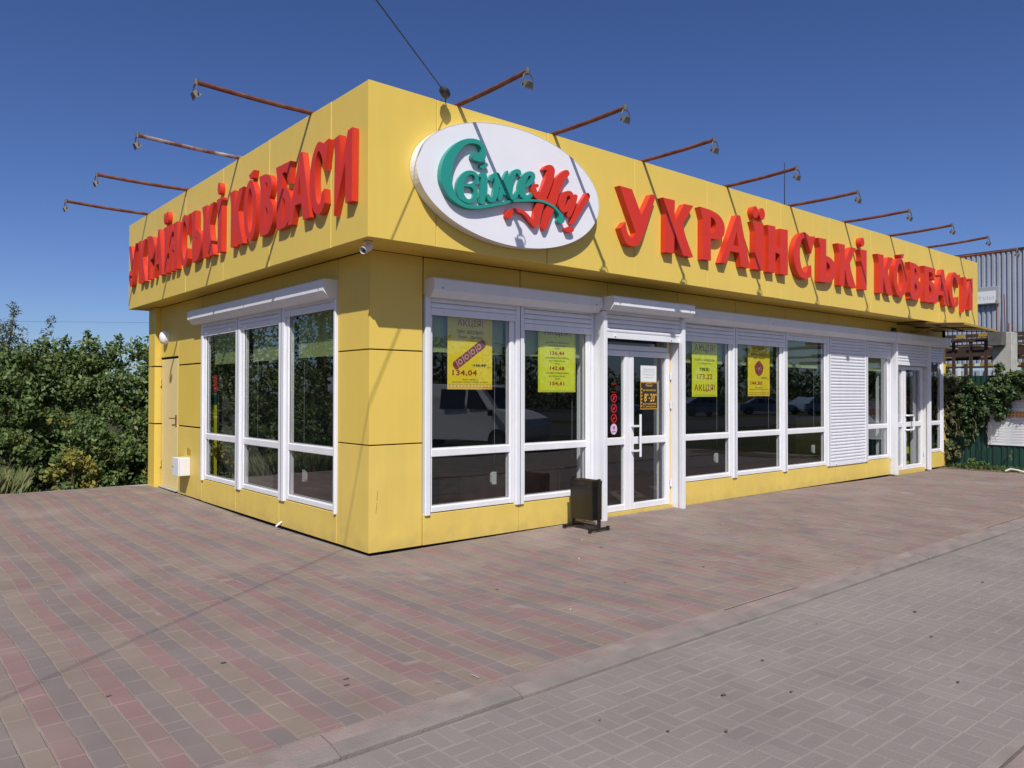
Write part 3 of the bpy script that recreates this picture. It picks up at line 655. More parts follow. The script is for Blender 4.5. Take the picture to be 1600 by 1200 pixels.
G = {
 'У': [[(0, 1.01), (.33, 1.0), (.59, .58), (.86, 1.0), (1, 1.005), (.66, .25), (.52, .05, 1), (.34, -.01, 1), (.16, .04, 1), (.02, .27), (.15, .40), (.22, .2, 1), (.33, .14, 1), (.43, .24)]],
 'К': [K_],
 'Р': [[(0, 1.01), (.38, 1.0), (.72, .95, 1), (.94, .83, 1), (1, .68, 1), (.93, .53, 1), (.72, .45, 1), (.43, .44), (.43, 0), (.11, 0), (.12, .78), (.08, .86, 1)], [(.43, .87), (.56, .83, 1), (.64, .71, 1), (.56, .58, 1), (.43, .54)]],
 'А': [[(.54, 1.04), (.66, 1.04), (1, 0), (.69, 0), (.62, .27), (.33, .27), (.19, 0), (0, 0)], [(.42, .40), (.60, .40), (.535, .70)]],
 'І': [STEM],
 'Н': [[(0, 1), (.39, 1.01), (.39, .58), (.62, .55), (.62, .99), (1, 1.0), (1, 0), (.62, 0), (.62, .42), (.39, .45), (.39, 0), (.06, 0), (.07, .78), (.05, .85, 1)]],
 'С': [[(.80, .60), (1, 1.02), (.74, .985), (.48, 1.05, 1), (.24, .95, 1), (.07, .76, 1), (0, .5, 1), (.06, .25, 1), (.25, .05, 1), (.50, -.01, 1), (.70, .03, 1), (.82, .12), (.80, .33), (.66, .28), (.60, .16, 1), (.49, .13, 1), (.37, .21, 1), (.29, .40, 1), (.28, .62, 1), (.34, .82, 1), (.47, .92, 1), (.60, .86, 1), (.71, .74, 1)]],
 'Ь': [[(0, 1.01), (.45, 1.02), (.45, .63), (.70, .60, 1), (.92, .50, 1), (1, .35, 1), (.93, .17, 1), (.72, .04, 1), (.45, 0), (.09, 0), (.12, .80), (.07, .88, 1)], [(.46, .50), (.60, .45, 1), (.68, .33, 1), (.61, .18, 1), (.46, .12)]],
 'О': [[(.5, 1.04, 1), (.76, .94, 1), (.94, .74, 1), (1, .5, 1), (.94, .25, 1), (.76, .06, 1), (.5, 0, 1), (.24, .07, 1), (.06, .26, 1), (0, .52, 1), (.06, .77, 1), (.24, .96, 1)], [(.5, .90, 1), (.62, .80, 1), (.70, .66, 1), (.72, .5, 1), (.70, .33, 1), (.62, .18, 1), (.5, .13, 1), (.38, .2, 1), (.30, .34, 1), (.28, .5, 1), (.30, .68, 1), (.38, .83, 1)], [(.40, 1.13), (.80, 1.18), (.72, 1.055), (.50, 1.055)]],
 'В': [[(0, 1.01), (.45, 1.0), (.78, .93, 1), (.90, .77, 1), (.82, .63, 1), (.72, .57), (.94, .45, 1), (1, .29, 1), (.90, .12, 1), (.60, 0, 1), (.06, 0), (.09, .80), (.06, .88, 1)], [(.42, .88), (.56, .83, 1), (.60, .73, 1), (.55, .63, 1), (.42, .60)], [(.42, .47), (.58, .40, 1), (.64, .28, 1), (.58, .15, 1), (.42, .12)]],
 'Б': [[(0, 1.01), (1, 1.0), (.92, .66), (.78, .70), (.74, .83, 1), (.62, .87), (.43, .87), (.43, .62), (.72, .60, 1), (.95, .47, 1), (1, .30, 1), (.92, .12, 1), (.62, 0, 1), (.06, 0), (.09, .80), (.06, .88, 1)], [(.43, .50), (.59, .43, 1), (.66, .30, 1), (.59, .15, 1), (.43, .11)]],
 'И': [[(0, .97), (.33, .99), (.35, .44), (.76, .99), (1, 1.0), (.97, .0), (.63, .0), (.63, .58), (.02, -.12), (.06, .74)]],
}
WORD = [('У', 2.66, 3.27), ('К', 3.39, 3.96), ('Р', 4.09, 4.60), ('А', 4.51, 5.16), ('Ї', 5.215, 5.475), ('Н', 5.56, 6.075), ('С', 6.22, 6.81), ('Ь', 6.89, 7.41), ('К', 7.46, 8.045), ('І', 8.165, 8.405),
        ('К', 8.76, 9.34), ('О', 9.355, 9.86), ('В', 9.96, 10.47), ('Б', 10.56, 11.06), ('А', 10.97, 11.67), ('С', 11.67, 12.20), ('И', 12.345, 12.83)]
Z0, HT = 3.121, .620
def letter_sign(name, label, fn, tx, root_loc, depth):
    root = empty(name, root_loc, label, 'letter sign')
    lr = random.Random(4)
    for ch, a, b in WORD:
        base = 'І' if ch in 'ІЇ' else ch
        loops = [[(tx(a+(b-a)*u), Z0+HT*v) for u, v in cat(L_)] for L_ in G[base]]
        def circ(cx, cz, r): loops.append([(tx(cx+r*math.cos(2*math.pi*k/16)), cz+r*1.15*math.sin(2*math.pi*k/16)) for k in range(16)])
        if ch == 'Ї': circ(5.285, 3.867, .068); circ(5.445, 3.867, .068)
        if ch == 'І': circ(8.265, 3.862, .062)
        V, F = poly_solid(loops, depth); j = lr.uniform(-.004, .004)
        mb = MB(); mb.add([fn(p[0], p[2]+depth/2+j, p[1]) for p in V], F); mb.build('letter', M['red'], root)
    return root
letter_sign('facade_letters', 'raised red letters УКРАЇНСЬКІ КОВБАСИ on the long right fascia beside the oval sign', lambda p, t, z: (p, -OY-.004-t, z), lambda x: (x+3.55)*1.0072-3.55, (7.7, -OY, 3.1), .08)
TXL = lambda x: 6.67-(x-2.66)*((6.67+.39)/10.17)
letter_sign('side_letters', 'raised red letters УКРАЇНСЬКІ КОВБАСИ on the short left fascia', lambda p, t, z: (-OX-.004-t, p, z), TXL, (-OX, 3, 3.1), .06)
# oval sign ----------------------------------------------------------
oval = empty('oval_sign', (1.19, -OY, 2.9), 'white oval sign with teal and red raised script on the fascia near the corner', 'sign')
pts = [(1.212+1.132*math.cos(2*math.pi*k/96), 3.459+.563*math.sin(2*math.pi*k/96)) for k in range(96)]
mb = MB(); mb.prism(pts, -OY-.006, -OY-.11, lambda p, q, t: (p, t, q)); bo = mb.build('sign_board', M['oval'], oval)
mb = MB(); ri = [(1.212+1.135*math.cos(2*math.pi*k/96), 3.459+.566*math.sin(2*math.pi*k/96)) for k in range(96)]
V = [(p, -OY-.112, q) for p, q in pts]+[(p, -OY-.112, q) for p, q in ri]+[(p, -OY-.006, q) for p, q in ri]
mb.add(V, [(i, (i+1) % 96, 96+(i+1) % 96, 96+i) for i in range(96)]+[(96+i, 96+(i+1) % 96, 192+(i+1) % 96, 192+i) for i in range(96)]); mb.build('rim', M['oval'], oval, fix=False)
LOGO = json.loads('''[["swash",0,[[[0.54,3.75],[0.505,3.738],[0.487,3.73],[0.47,3.722],[0.45,3.71],[0.432,3.698],[0.397,3.671],[0.361,3.638],[0.328,3.6],[0.297,3.558],[0.285,3.537],[0.274,3.514],[0.258,3.47],[0.248,3.426],[0.244,3.381],[0.247,3.341],[0.251,3.319],[0.258,3.301],[0.275,3.268],[0.305,3.229],[0.329,3.205],[0.343,3.194],[0.371,3.175],[0.402,3.161],[0.433,3.15],[0.468,3.14],[0.5,3.134],[0.521,3.132],[0.542,3.131],[0.574,3.134],[0.606,3.138],[0.657,3.146],[0.722,3.162],[0.939,3.227],[0.973,3.238],[1.004,3.252],[1.02,3.257],[1.086,3.275],[1.169,3.293],[1.257,3.309],[1.363,3.324],[1.413,3.327],[1.455,3.326],[1.51,3.318],[1.559,3.306],[1.59,3.293],[1.625,3.272],[1.642,3.256],[1.649,3.245],[1.653,3.236],[1.655,3.217],[1.647,3.201],[1.642,3.187],[1.643,3.178],[1.65,3.169],[1.664,3.162],[1.681,3.161],[1.699,3.166],[1.715,3.176],[1.721,3.183],[1.725,3.193],[1.724,3.218],[1.722,3.227],[1.716,3.236],[1.698,3.252],[1.621,3.306],[1.59,3.32],[1.539,3.335],[1.48,3.345],[1.442,3.348],[1.417,3.349],[1.363,3.345],[1.257,3.331],[1.165,3.316],[1.082,3.299],[1.012,3.281],[0.996,3.276],[0.95,3.257],[0.818,3.217],[0.715,3.189],[0.671,3.178],[0.638,3.172],[0.577,3.164],[0.549,3.163],[0.531,3.164],[0.503,3.169],[0.485,3.174],[0.471,3.178],[0.45,3.189],[0.432,3.2],[0.413,3.217],[0.401,3.231],[0.39,3.249],[0.379,3.275],[0.37,3.301],[0.362,3.348],[0.361,3.384],[0.362,3.417],[0.37,3.469],[0.38,3.502],[0.388,3.523],[0.401,3.551],[0.42,3.583],[0.437,3.609],[0.46,3.639],[0.482,3.663],[0.498,3.678],[0.523,3.694],[0.547,3.707],[0.569,3.714],[0.594,3.719],[0.615,3.721],[0.637,3.722],[0.653,3.719],[0.663,3.716],[0.674,3.709],[0.682,3.699],[0.687,3.689],[0.689,3.672],[0.687,3.657],[0.677,3.646],[0.641,3.647],[0.63,3.646],[0.612,3.64],[0.598,3.63],[0.587,3.617],[0.583,3.602],[0.585,3.588],[0.594,3.578],[0.609,3.572],[0.648,3.567],[0.67,3.568],[0.685,3.572],[0.706,3.582],[0.718,3.591],[0.731,3.608],[0.737,3.627],[0.738,3.642],[0.735,3.673],[0.727,3.706],[0.721,3.719],[0.71,3.734],[0.691,3.75],[0.68,3.755],[0.666,3.759],[0.651,3.762],[0.626,3.763],[0.583,3.76]]]],["ve",0,[[[0.552,3.472],[0.537,3.468],[0.523,3.46],[0.502,3.445],[0.485,3.428],[0.458,3.395],[0.448,3.379],[0.44,3.363],[0.433,3.345],[0.429,3.328],[0.425,3.296],[0.428,3.266],[0.432,3.247],[0.438,3.234],[0.446,3.221],[0.458,3.209],[0.475,3.199],[0.503,3.188],[0.528,3.183],[0.542,3.182],[0.556,3.183],[0.581,3.19],[0.595,3.196],[0.617,3.208],[0.631,3.218],[0.64,3.228],[0.652,3.244],[0.66,3.263],[0.663,3.277],[0.664,3.292],[0.661,3.311],[0.656,3.325],[0.649,3.336],[0.64,3.345],[0.622,3.356],[0.636,3.364],[0.645,3.366],[0.652,3.371],[0.667,3.39],[0.672,3.4],[0.676,3.412],[0.676,3.421],[0.672,3.44],[0.665,3.453],[0.653,3.465],[0.641,3.472],[0.619,3.479],[0.605,3.48],[0.576,3.478]],[[0.572,3.439],[0.587,3.444],[0.602,3.446],[0.609,3.445],[0.62,3.439],[0.627,3.432],[0.63,3.424],[0.634,3.404],[0.633,3.395],[0.613,3.376],[0.595,3.367],[0.573,3.36],[0.509,3.347],[0.508,3.347],[0.515,3.369],[0.526,3.39],[0.536,3.406],[0.552,3.426],[0.562,3.434]],[[0.505,3.324],[0.506,3.325],[0.513,3.325],[0.556,3.331],[0.577,3.332],[0.591,3.33],[0.604,3.322],[0.615,3.306],[0.619,3.293],[0.62,3.282],[0.616,3.258],[0.609,3.245],[0.602,3.238],[0.581,3.225],[0.57,3.222],[0.556,3.219],[0.545,3.22],[0.539,3.222],[0.524,3.233],[0.512,3.249],[0.506,3.263],[0.503,3.295]]]],["i",0,[[[0.74,3.577],[0.703,3.562],[0.692,3.552],[0.687,3.543],[0.687,3.534],[0.691,3.526],[0.7,3.521],[0.711,3.519],[0.725,3.523],[0.766,3.546],[0.775,3.554],[0.779,3.561],[0.78,3.567],[0.777,3.575],[0.773,3.579],[0.766,3.582],[0.758,3.582],[0.751,3.581]],[[0.718,3.488],[0.711,3.485],[0.7,3.479],[0.682,3.464],[0.676,3.457],[0.674,3.451],[0.676,3.443],[0.682,3.439],[0.689,3.438],[0.7,3.44],[0.701,3.439],[0.699,3.386],[0.684,3.217],[0.686,3.208],[0.693,3.202],[0.701,3.199],[0.712,3.199],[0.719,3.201],[0.726,3.204],[0.736,3.214],[0.739,3.22],[0.753,3.266],[0.761,3.296],[0.767,3.326],[0.772,3.368],[0.775,3.412],[0.775,3.429],[0.772,3.452],[0.769,3.463],[0.762,3.475],[0.755,3.484],[0.742,3.49],[0.733,3.491]]]],["zh",0,[[[1.111,3.591],[1.095,3.584],[1.082,3.576],[1.065,3.561],[1.042,3.533],[1.022,3.502],[1.021,3.499],[1.02,3.526],[1.016,3.555],[1.013,3.557],[1.009,3.558],[1.005,3.558],[1.0,3.555],[0.979,3.524],[0.967,3.501],[0.948,3.452],[0.944,3.454],[0.932,3.477],[0.908,3.511],[0.898,3.517],[0.891,3.518],[0.883,3.517],[0.876,3.514],[0.868,3.507],[0.853,3.504],[0.842,3.501],[0.827,3.493],[0.816,3.484],[0.809,3.475],[0.803,3.462],[0.796,3.437],[0.797,3.429],[0.804,3.424],[0.812,3.423],[0.82,3.425],[0.827,3.428],[0.833,3.435],[0.845,3.464],[0.849,3.465],[0.855,3.451],[0.858,3.44],[0.858,3.414],[0.841,3.323],[0.831,3.292],[0.824,3.277],[0.82,3.274],[0.812,3.275],[0.795,3.298],[0.786,3.302],[0.779,3.302],[0.771,3.299],[0.766,3.296],[0.761,3.289],[0.76,3.28],[0.77,3.256],[0.775,3.247],[0.786,3.239],[0.798,3.235],[0.809,3.234],[0.827,3.236],[0.842,3.241],[0.854,3.247],[0.867,3.26],[0.882,3.283],[0.895,3.311],[0.901,3.336],[0.91,3.387],[0.914,3.388],[0.921,3.375],[0.91,3.341],[0.896,3.282],[0.899,3.274],[0.907,3.27],[0.914,3.269],[0.922,3.271],[0.929,3.275],[0.933,3.279],[0.96,3.332],[0.964,3.333],[0.971,3.327],[0.979,3.325],[0.991,3.327],[0.998,3.333],[1.012,3.316],[1.025,3.307],[1.041,3.3],[1.057,3.298],[1.076,3.301],[1.092,3.307],[1.107,3.318],[1.127,3.336],[1.143,3.359],[1.16,3.395],[1.16,3.401],[1.155,3.407],[1.151,3.408],[1.143,3.408],[1.135,3.404],[1.13,3.399],[1.103,3.359],[1.088,3.346],[1.08,3.341],[1.076,3.341],[1.068,3.362],[1.067,3.382],[1.08,3.468],[1.087,3.493],[1.098,3.519],[1.111,3.543],[1.119,3.552],[1.131,3.557],[1.133,3.556],[1.141,3.542],[1.147,3.539],[1.155,3.538],[1.162,3.539],[1.172,3.545],[1.178,3.552],[1.179,3.559],[1.173,3.581],[1.167,3.589],[1.159,3.594],[1.152,3.596],[1.139,3.596],[1.127,3.595]],[[0.989,3.393],[0.99,3.395],[0.993,3.39],[0.99,3.363],[0.99,3.366],[0.987,3.368],[0.982,3.377]]]],["e",0,[[[1.266,3.6],[1.25,3.593],[1.221,3.573],[1.19,3.543],[1.175,3.525],[1.165,3.508],[1.156,3.488],[1.149,3.469],[1.142,3.435],[1.142,3.414],[1.148,3.382],[1.156,3.362],[1.166,3.349],[1.184,3.337],[1.202,3.33],[1.222,3.328],[1.243,3.328],[1.259,3.331],[1.279,3.339],[1.294,3.349],[1.316,3.367],[1.334,3.389],[1.354,3.432],[1.351,3.438],[1.346,3.44],[1.34,3.44],[1.332,3.438],[1.327,3.434],[1.308,3.406],[1.299,3.395],[1.279,3.378],[1.263,3.369],[1.259,3.368],[1.247,3.371],[1.239,3.376],[1.232,3.384],[1.225,3.404],[1.223,3.44],[1.226,3.442],[1.259,3.454],[1.275,3.463],[1.307,3.488],[1.324,3.504],[1.339,3.521],[1.348,3.535],[1.354,3.552],[1.356,3.564],[1.354,3.576],[1.35,3.588],[1.34,3.598],[1.325,3.604],[1.307,3.607],[1.291,3.606]],[[1.278,3.562],[1.283,3.564],[1.291,3.565],[1.299,3.562],[1.302,3.551],[1.299,3.539],[1.287,3.52],[1.264,3.496],[1.25,3.484],[1.23,3.47],[1.228,3.471],[1.23,3.484],[1.241,3.513],[1.258,3.54],[1.267,3.551]]]],["n",1,[[[1.519,3.709],[1.494,3.7],[1.48,3.692],[1.468,3.682],[1.448,3.661],[1.444,3.654],[1.445,3.648],[1.448,3.646],[1.456,3.644],[1.473,3.649],[1.494,3.658],[1.498,3.657],[1.502,3.656],[1.5,3.64],[1.489,3.601],[1.477,3.565],[1.398,3.387],[1.386,3.393],[1.371,3.404],[1.363,3.415],[1.358,3.429],[1.359,3.448],[1.361,3.458],[1.381,3.466],[1.39,3.475],[1.393,3.485],[1.388,3.493],[1.381,3.496],[1.373,3.497],[1.348,3.493],[1.336,3.488],[1.328,3.484],[1.319,3.475],[1.311,3.458],[1.306,3.433],[1.307,3.418],[1.309,3.406],[1.315,3.392],[1.328,3.375],[1.34,3.365],[1.353,3.358],[1.38,3.347],[1.36,3.298],[1.347,3.256],[1.324,3.147],[1.32,3.146],[1.303,3.155],[1.255,3.189],[1.241,3.197],[1.199,3.215],[1.171,3.222],[1.151,3.224],[1.131,3.224],[1.099,3.221],[1.068,3.216],[1.041,3.208],[1.029,3.203],[1.018,3.196],[1.006,3.185],[0.996,3.168],[0.985,3.137],[0.988,3.126],[0.992,3.12],[0.999,3.116],[1.01,3.113],[1.022,3.113],[1.033,3.116],[1.045,3.123],[1.053,3.131],[1.057,3.139],[1.061,3.17],[1.072,3.178],[1.088,3.184],[1.107,3.188],[1.127,3.189],[1.151,3.189],[1.167,3.186],[1.187,3.18],[1.215,3.168],[1.231,3.156],[1.267,3.127],[1.315,3.093],[1.32,3.087],[1.327,3.082],[1.337,3.079],[1.345,3.079],[1.361,3.082],[1.374,3.09],[1.38,3.096],[1.384,3.102],[1.416,3.181],[1.444,3.272],[1.475,3.341],[1.477,3.343],[1.511,3.347],[1.516,3.345],[1.484,3.262],[1.47,3.22],[1.453,3.153],[1.442,3.099],[1.443,3.08],[1.447,3.074],[1.456,3.07],[1.465,3.068],[1.478,3.071],[1.486,3.075],[1.493,3.081],[1.504,3.095],[1.513,3.112],[1.559,3.212],[1.607,3.31],[1.679,3.485],[1.714,3.557],[1.731,3.589],[1.744,3.607],[1.797,3.659],[1.803,3.669],[1.805,3.678],[1.802,3.691],[1.79,3.701],[1.775,3.706],[1.766,3.706],[1.753,3.704],[1.74,3.7],[1.726,3.693],[1.683,3.66],[1.662,3.642],[1.647,3.627],[1.634,3.609],[1.611,3.57],[1.584,3.512],[1.531,3.381],[1.528,3.379],[1.498,3.376],[1.493,3.378],[1.544,3.48],[1.58,3.561],[1.594,3.605],[1.603,3.65],[1.604,3.669],[1.599,3.687],[1.594,3.695],[1.582,3.705],[1.57,3.711],[1.549,3.714]]]],["a",1,[[[1.771,3.499],[1.753,3.493],[1.735,3.484],[1.718,3.47],[1.704,3.456],[1.689,3.438],[1.669,3.406],[1.661,3.389],[1.654,3.36],[1.653,3.341],[1.657,3.323],[1.663,3.311],[1.671,3.3],[1.683,3.289],[1.701,3.28],[1.722,3.277],[1.736,3.279],[1.753,3.284],[1.78,3.3],[1.781,3.298],[1.772,3.262],[1.772,3.255],[1.775,3.249],[1.784,3.244],[1.793,3.243],[1.802,3.244],[1.813,3.249],[1.822,3.256],[1.846,3.295],[1.875,3.348],[1.895,3.392],[1.915,3.463],[1.915,3.47],[1.913,3.476],[1.907,3.481],[1.892,3.485],[1.882,3.484],[1.873,3.482],[1.86,3.474],[1.846,3.493],[1.829,3.502],[1.815,3.504],[1.797,3.504]],[[1.782,3.454],[1.793,3.458],[1.797,3.459],[1.802,3.457],[1.82,3.431],[1.775,3.352],[1.762,3.339],[1.749,3.331],[1.747,3.331],[1.744,3.331],[1.741,3.339],[1.739,3.355],[1.744,3.387],[1.752,3.407],[1.762,3.427],[1.774,3.446]]]],["ex",1,[[[2.051,3.528],[2.038,3.522],[2.028,3.514],[2.018,3.493],[1.949,3.41],[1.906,3.346],[1.868,3.279],[1.823,3.189],[1.824,3.18],[1.832,3.175],[1.846,3.175],[1.855,3.18],[1.859,3.185],[1.944,3.287],[2.019,3.39],[2.074,3.457],[2.087,3.475],[2.094,3.489],[2.096,3.503],[2.087,3.521],[2.081,3.526],[2.074,3.529],[2.065,3.53]],[[1.792,3.147],[1.779,3.144],[1.77,3.14],[1.761,3.134],[1.754,3.125],[1.751,3.119],[1.751,3.109],[1.754,3.103],[1.76,3.098],[1.77,3.093],[1.779,3.092],[1.824,3.094],[1.841,3.099],[1.855,3.107],[1.864,3.117],[1.868,3.129],[1.865,3.141],[1.856,3.149],[1.846,3.153],[1.832,3.155]]]]]''')
LK = (6.175-.695)/(6.175-.76)
lay_d = {'ve': .036, 'i': .035, 'zh': .037, 'e': .036, 'n': .046, 'a': .048, 'ex': .046}
for nm, c, loops in LOGO:
    if nm == 'swash': d0, dep = .0, .056
    else: d0, dep = .0, lay_d[nm]
    loops = [[((q[0]+3.547)*LK-3.547, (q[1]-1.5)*LK+1.5) for q in L_] for L_ in loops]
    V, F = poly_solid(loops, dep); mb = MB(); mb.add([(p[0], -OY-.1125-(p[2]+dep/2), p[1]) for p in V], F)
    mb.build('letter' if nm != 'swash' else 'swash_letter', M['teal' if c == 0 else 'red'], oval)

# ---------------------------------------------------------------- floodlight arms
def flood(F, u, label, length=.95, pale=False, grp='rusty floodlight arms along the roof edge', sw=1, face=-1, off=OY):
    dz = fr.uniform(-.012, .03); b = F(u, off-.10, 4.132); t = F(u, off+length, 4.14+dz)
    root = empty('floodlight_arm', b, label, 'floodlight arm', grp)
    mb = MB(); n = 6; pts_ = [Vector(b).lerp(Vector(t), i/n)+Vector((0, 0, -.010*math.sin(math.pi*i/n))) for i in range(n+1)]
    mb.tube(pts_, .021, 8); mb.build('arm', M['rustpale' if pale else 'rust'], root, smooth=False)
    mb = MB(); q0 = F(u-.05, off-.16, 4.113); q1 = F(u+.05, off-.04, 4.121); mb.box(q0[0], q1[0], q0[1], q1[1], 4.113, 4.121); mb.build('base_plate', M['rust'], root)
    br = MB(); T = Vector(t); du = Vector(F(1, 0, 0)); dd_ = Vector(F(0, 1, 0)); z = Vector((0, 0, 1))
    br.tube([T+z*-.024, T+z*.024], .020, 8)
    P0 = T+dd_*.01
    lc = P0+z*-.115+dd_*-.005
    for s_ in (-1, 1):
        br.tube([P0+z*-.02+du*s_*.010, P0+z*-.035+du*s_*.040, P0+z*-.07+du*s_*.056, lc+du*s_*.054], .006, 6)
    br.build('bracket', M['zinc'], root)
    fwd = (dd_*-.62+z*-.78).normalized(); upv = du.cross(fwd).normalized()
    def pt(a, b_, c_): return lc+du*a+upv*b_+fwd*c_
    h = MB(); W0, H0, W1, H1 = .028, .018, .045, .028
    ring = lambda w_, hh, c_: [pt(-w_, -hh, c_), pt(w_, -hh, c_), pt(w_, hh, c_), pt(-w_, hh, c_)]
    h.add(ring(W0, H0, -.035)+ring(W1, H1, .012)+ring(W1+.004, H1+.004, .022), [(0, 1, 2, 3), (0, 1, 5, 4), (1, 2, 6, 5), (2, 3, 7, 6), (3, 0, 4, 7), (4, 5, 9, 8), (5, 6, 10, 9), (6, 7, 11, 10), (7, 4, 8, 11)]); h.build('lamp_head', M['zinc'], root)
    g = MB(); g.add(ring(W1, H1, .0215), [(0, 1, 2, 3)]); g.build('lamp_glass', M['carglass'], root, fix=False)
    return root
RA = [(.60, 'rusty floodlight arm beside the cable insulator above the oval sign'), (1.80, 'rusty floodlight arm rising above the right end of the oval sign'), (3.19, 'rusty floodlight arm above the first red letter of the long sign'),
      (4.83, 'rusty floodlight arm above the first letter А of the long sign'), (6.36, 'rusty floodlight arm above the letter С of the long first word'), (7.94, 'rusty floodlight arm above the last letters of the first word on the long sign'),
      (9.52, 'rusty floodlight arm above the accented letter О of the second word'), (11.08, 'rusty floodlight arm above the letters Б and А, next to last from the far end'), (12.55, 'farthest rusty floodlight arm, seen against the grey warehouse cladding')]
for u, l in RA: flood(FRf, u, l)
for u, l, p in [(.53, 'brown floodlight arm nearest the corner on the left fascia', False), (2.34, 'floodlight arm on the left fascia with pale paint flaking off the rust', True), (4.12, 'third floodlight arm from the corner on the left fascia', False), (5.92, 'farthest floodlight arm on the left fascia near its far end', False)]:
    flood(FLf, u, l, 1.05, p, off=OX)

# ---------------------------------------------------------------- cable, antenna, camera, lamp, box
cb = empty('overhead_cable', (.40, -.6, 4.1), 'thin black overhead cable with a dark strain insulator on the roof edge', 'cable')
mb = MB(); dirc = Vector((-1.273, -.941, .062)); P0 = Vector((.398, -.630, 4.15))
mb.tube([P0+dirc*t+Vector((0, 0, .0009*t*t)) for t in np.linspace(.06, 11, 24)], .0055, 5); mb.build('wire', M['darkmetal'], cb)
mb = MB(); ax = dirc.normalized(); mb.tube([P0+ax*.11, P0+ax*.09, P0+ax*.03, P0-ax*.01, P0-ax*.03], [.010, .036, .046, .040, .012], 10); mb.build('insulator', M['darkmetal'], cb)
mb = MB(); mb.tube([P0-ax*.02, (.46, -.53, 4.125)], .006, 6); mb.tube([(.46, -.53, 4.118), (.46, -.46, 4.16), (.52, -.43, 4.118)], .005, 6); mb.build('hook', M['darkmetal'], cb)
mb = MB(); mb.tube([(8.87, 1, 4.0), (8.87, 1, 5.57)], [.012, .006], 6); o = mb.build('antenna_rod', M['darkmetal'], None, 'thin dark antenna rod standing on the roof behind the fascia', 'antenna')
mb = MB()
mb.tube([(-20, 60, 6.9), (-8, 60, 6.55), (4.2, 60, 6.62), (14.6, 60, 7.16)], .011, 4); mb.build('distant_wire', M['darkmetal'], None, 'faint distant wire crossing the sky above the bushes', 'wire')
cc = empty('security_camera', (-.22, -.35, 2.66), 'small white bullet security camera under the fascia corner', 'security camera')
mb = MB(); mb.box(-.235, -.165, -.355, -.285, 2.79, 2.811, c=.006); mb.tube([(-.20, -.32, 2.795), (-.205, -.33, 2.765), (-.215, -.345, 2.755)], .012, 8); mb.build('mount', M['white_metal'], cc)
ca = Vector((-.72, -.40, -.42)).normalized(); c0 = Vector((-.195, -.335, 2.755))
mb = MB(); mb.tube([c0, c0+ca*.10], [.026, .026], 14); mb.build('camera_body', M['white_metal'], cc, smooth=False)
mb = MB(); sd = ca.cross(Vector((0, 0, 1))).normalized(); upc = sd.cross(ca).normalized()
mb.tube([c0-ca*.01+upc*.010, c0+ca*.12+upc*.010], [.030, .030], 14, caps=False); mb.build('sun_hood', M['white'], cc)
mb = MB(); mb.tube([c0+ca*.1005, c0+ca*.103], [.020, .020], 12); mb.build('lens', M['carglass'], cc)
wl = empty('wall_lamp', (-.02, 6.05, 2.2), 'round white bulkhead lamp on the wall above the side door', 'wall lamp')
mb = MB(); mb.tube([(.0, 6.05, 2.33), (-.035, 6.05, 2.33)], [.105, .10], 20); mb.build('lamp_base', M['white_metal'], wl, smooth=False)
mb = MB(); mb.sphere((-.038, 6.05, 2.33), .095, 20, 12, (.75, 1, 1.15)); mb.build('lamp_globe', M['lampglass'], wl, smooth=True)
eb = empty('electric_box', (-.08, 5.0, .33), 'small white electrical cabinet mounted low on the yellow wall beside the side door', 'electrical box')
mb = MB(); mb.box(-.145, -.001, 4.935, 5.20, .335, .585, c=.006); mb.build('cabinet_body', M['white'], eb)
mb = MB(); mb.box(-.165, -.148, 4.932, 5.203, .332, .588, c=.006); mb.build('cabinet_door', M['white_metal'], eb)
mb = MB(); mb.tube([(-.165, 5.17, .455), (-.170, 5.17, .455)], .012, 8); mb.build('lock', M['darkmetal'], eb)
mb = MB(); mb.box(-.006, .0, 4.98, 5.07, .62, .72); mb.box(-.0012, -.0002, 4.93, 4.98, .62, .70); mb.build('painted_patch', M['beamyellow'], shop)
mb = MB(); mb.tube([(.0, 1.885, .085), (-.05, 1.90, .045), (-.055, 1.905, .035)], .011, 8); mb.build('drain_stub', M['white'], None, 'short white drain pipe stub sticking out at the foot of the left wall', 'pipe')
# litter bin
lb = empty('litter_bin', (2.64, -.2, .04), 'black metal litter bin on two legs beside the near glass door', 'litter bin')
bx0, bx1, by0, by1 = 2.545, 2.80, -.41, .0
BX = [(2.50, -.02), (2.73, -.02)]
# frame runs along Y: two feet parallel to X, tub between
mb = MB()
tub = [(-.115, 0), (.115, 0), (.135, .36), (-.135, .36)]
mb = MB(); prof = [(-.10, .20), (.08, .17), (.115, .55), (-.135, .55)]
xc = 2.43
V = []
mb.prism([(xc-.075, .15), (xc+.075, .15), (xc+.078, .52), (xc+.083, .565), (xc-.083, .565), (xc-.078, .52)], -.545, -.225, lambda p, q, t: (p, t, q+.0)); 
mb.build('bin_body', M['bin'], lb)
mb = MB(); mb.box(xc-.07, xc+.07, -.53, -.24, .5655, .570); mb.build('bin_opening', M['gap'], lb)
for yy in (-.575, -.195):
    f = MB(); f.box(xc-.022, xc+.022, yy-.008, yy+.008, .06, .59, c=.002); f.box(xc-.14, xc+.14, yy-.009, yy+.009, .045, .075, c=.003); f.sphere((xc, yy, .52), .013, 8, 5)
    for s_ in (-1, 1): f.box(xc+s_*.14-.014, xc+s_*.14+.014, yy-.016, yy+.016, .04, .082, c=.003)
    f.build('stand', M['bin'], lb)
mb = MB(); mb.box(xc-.012, xc+.012, -.565, -.205, .085, .105); mb.build('cross_bar', M['bin'], lb)

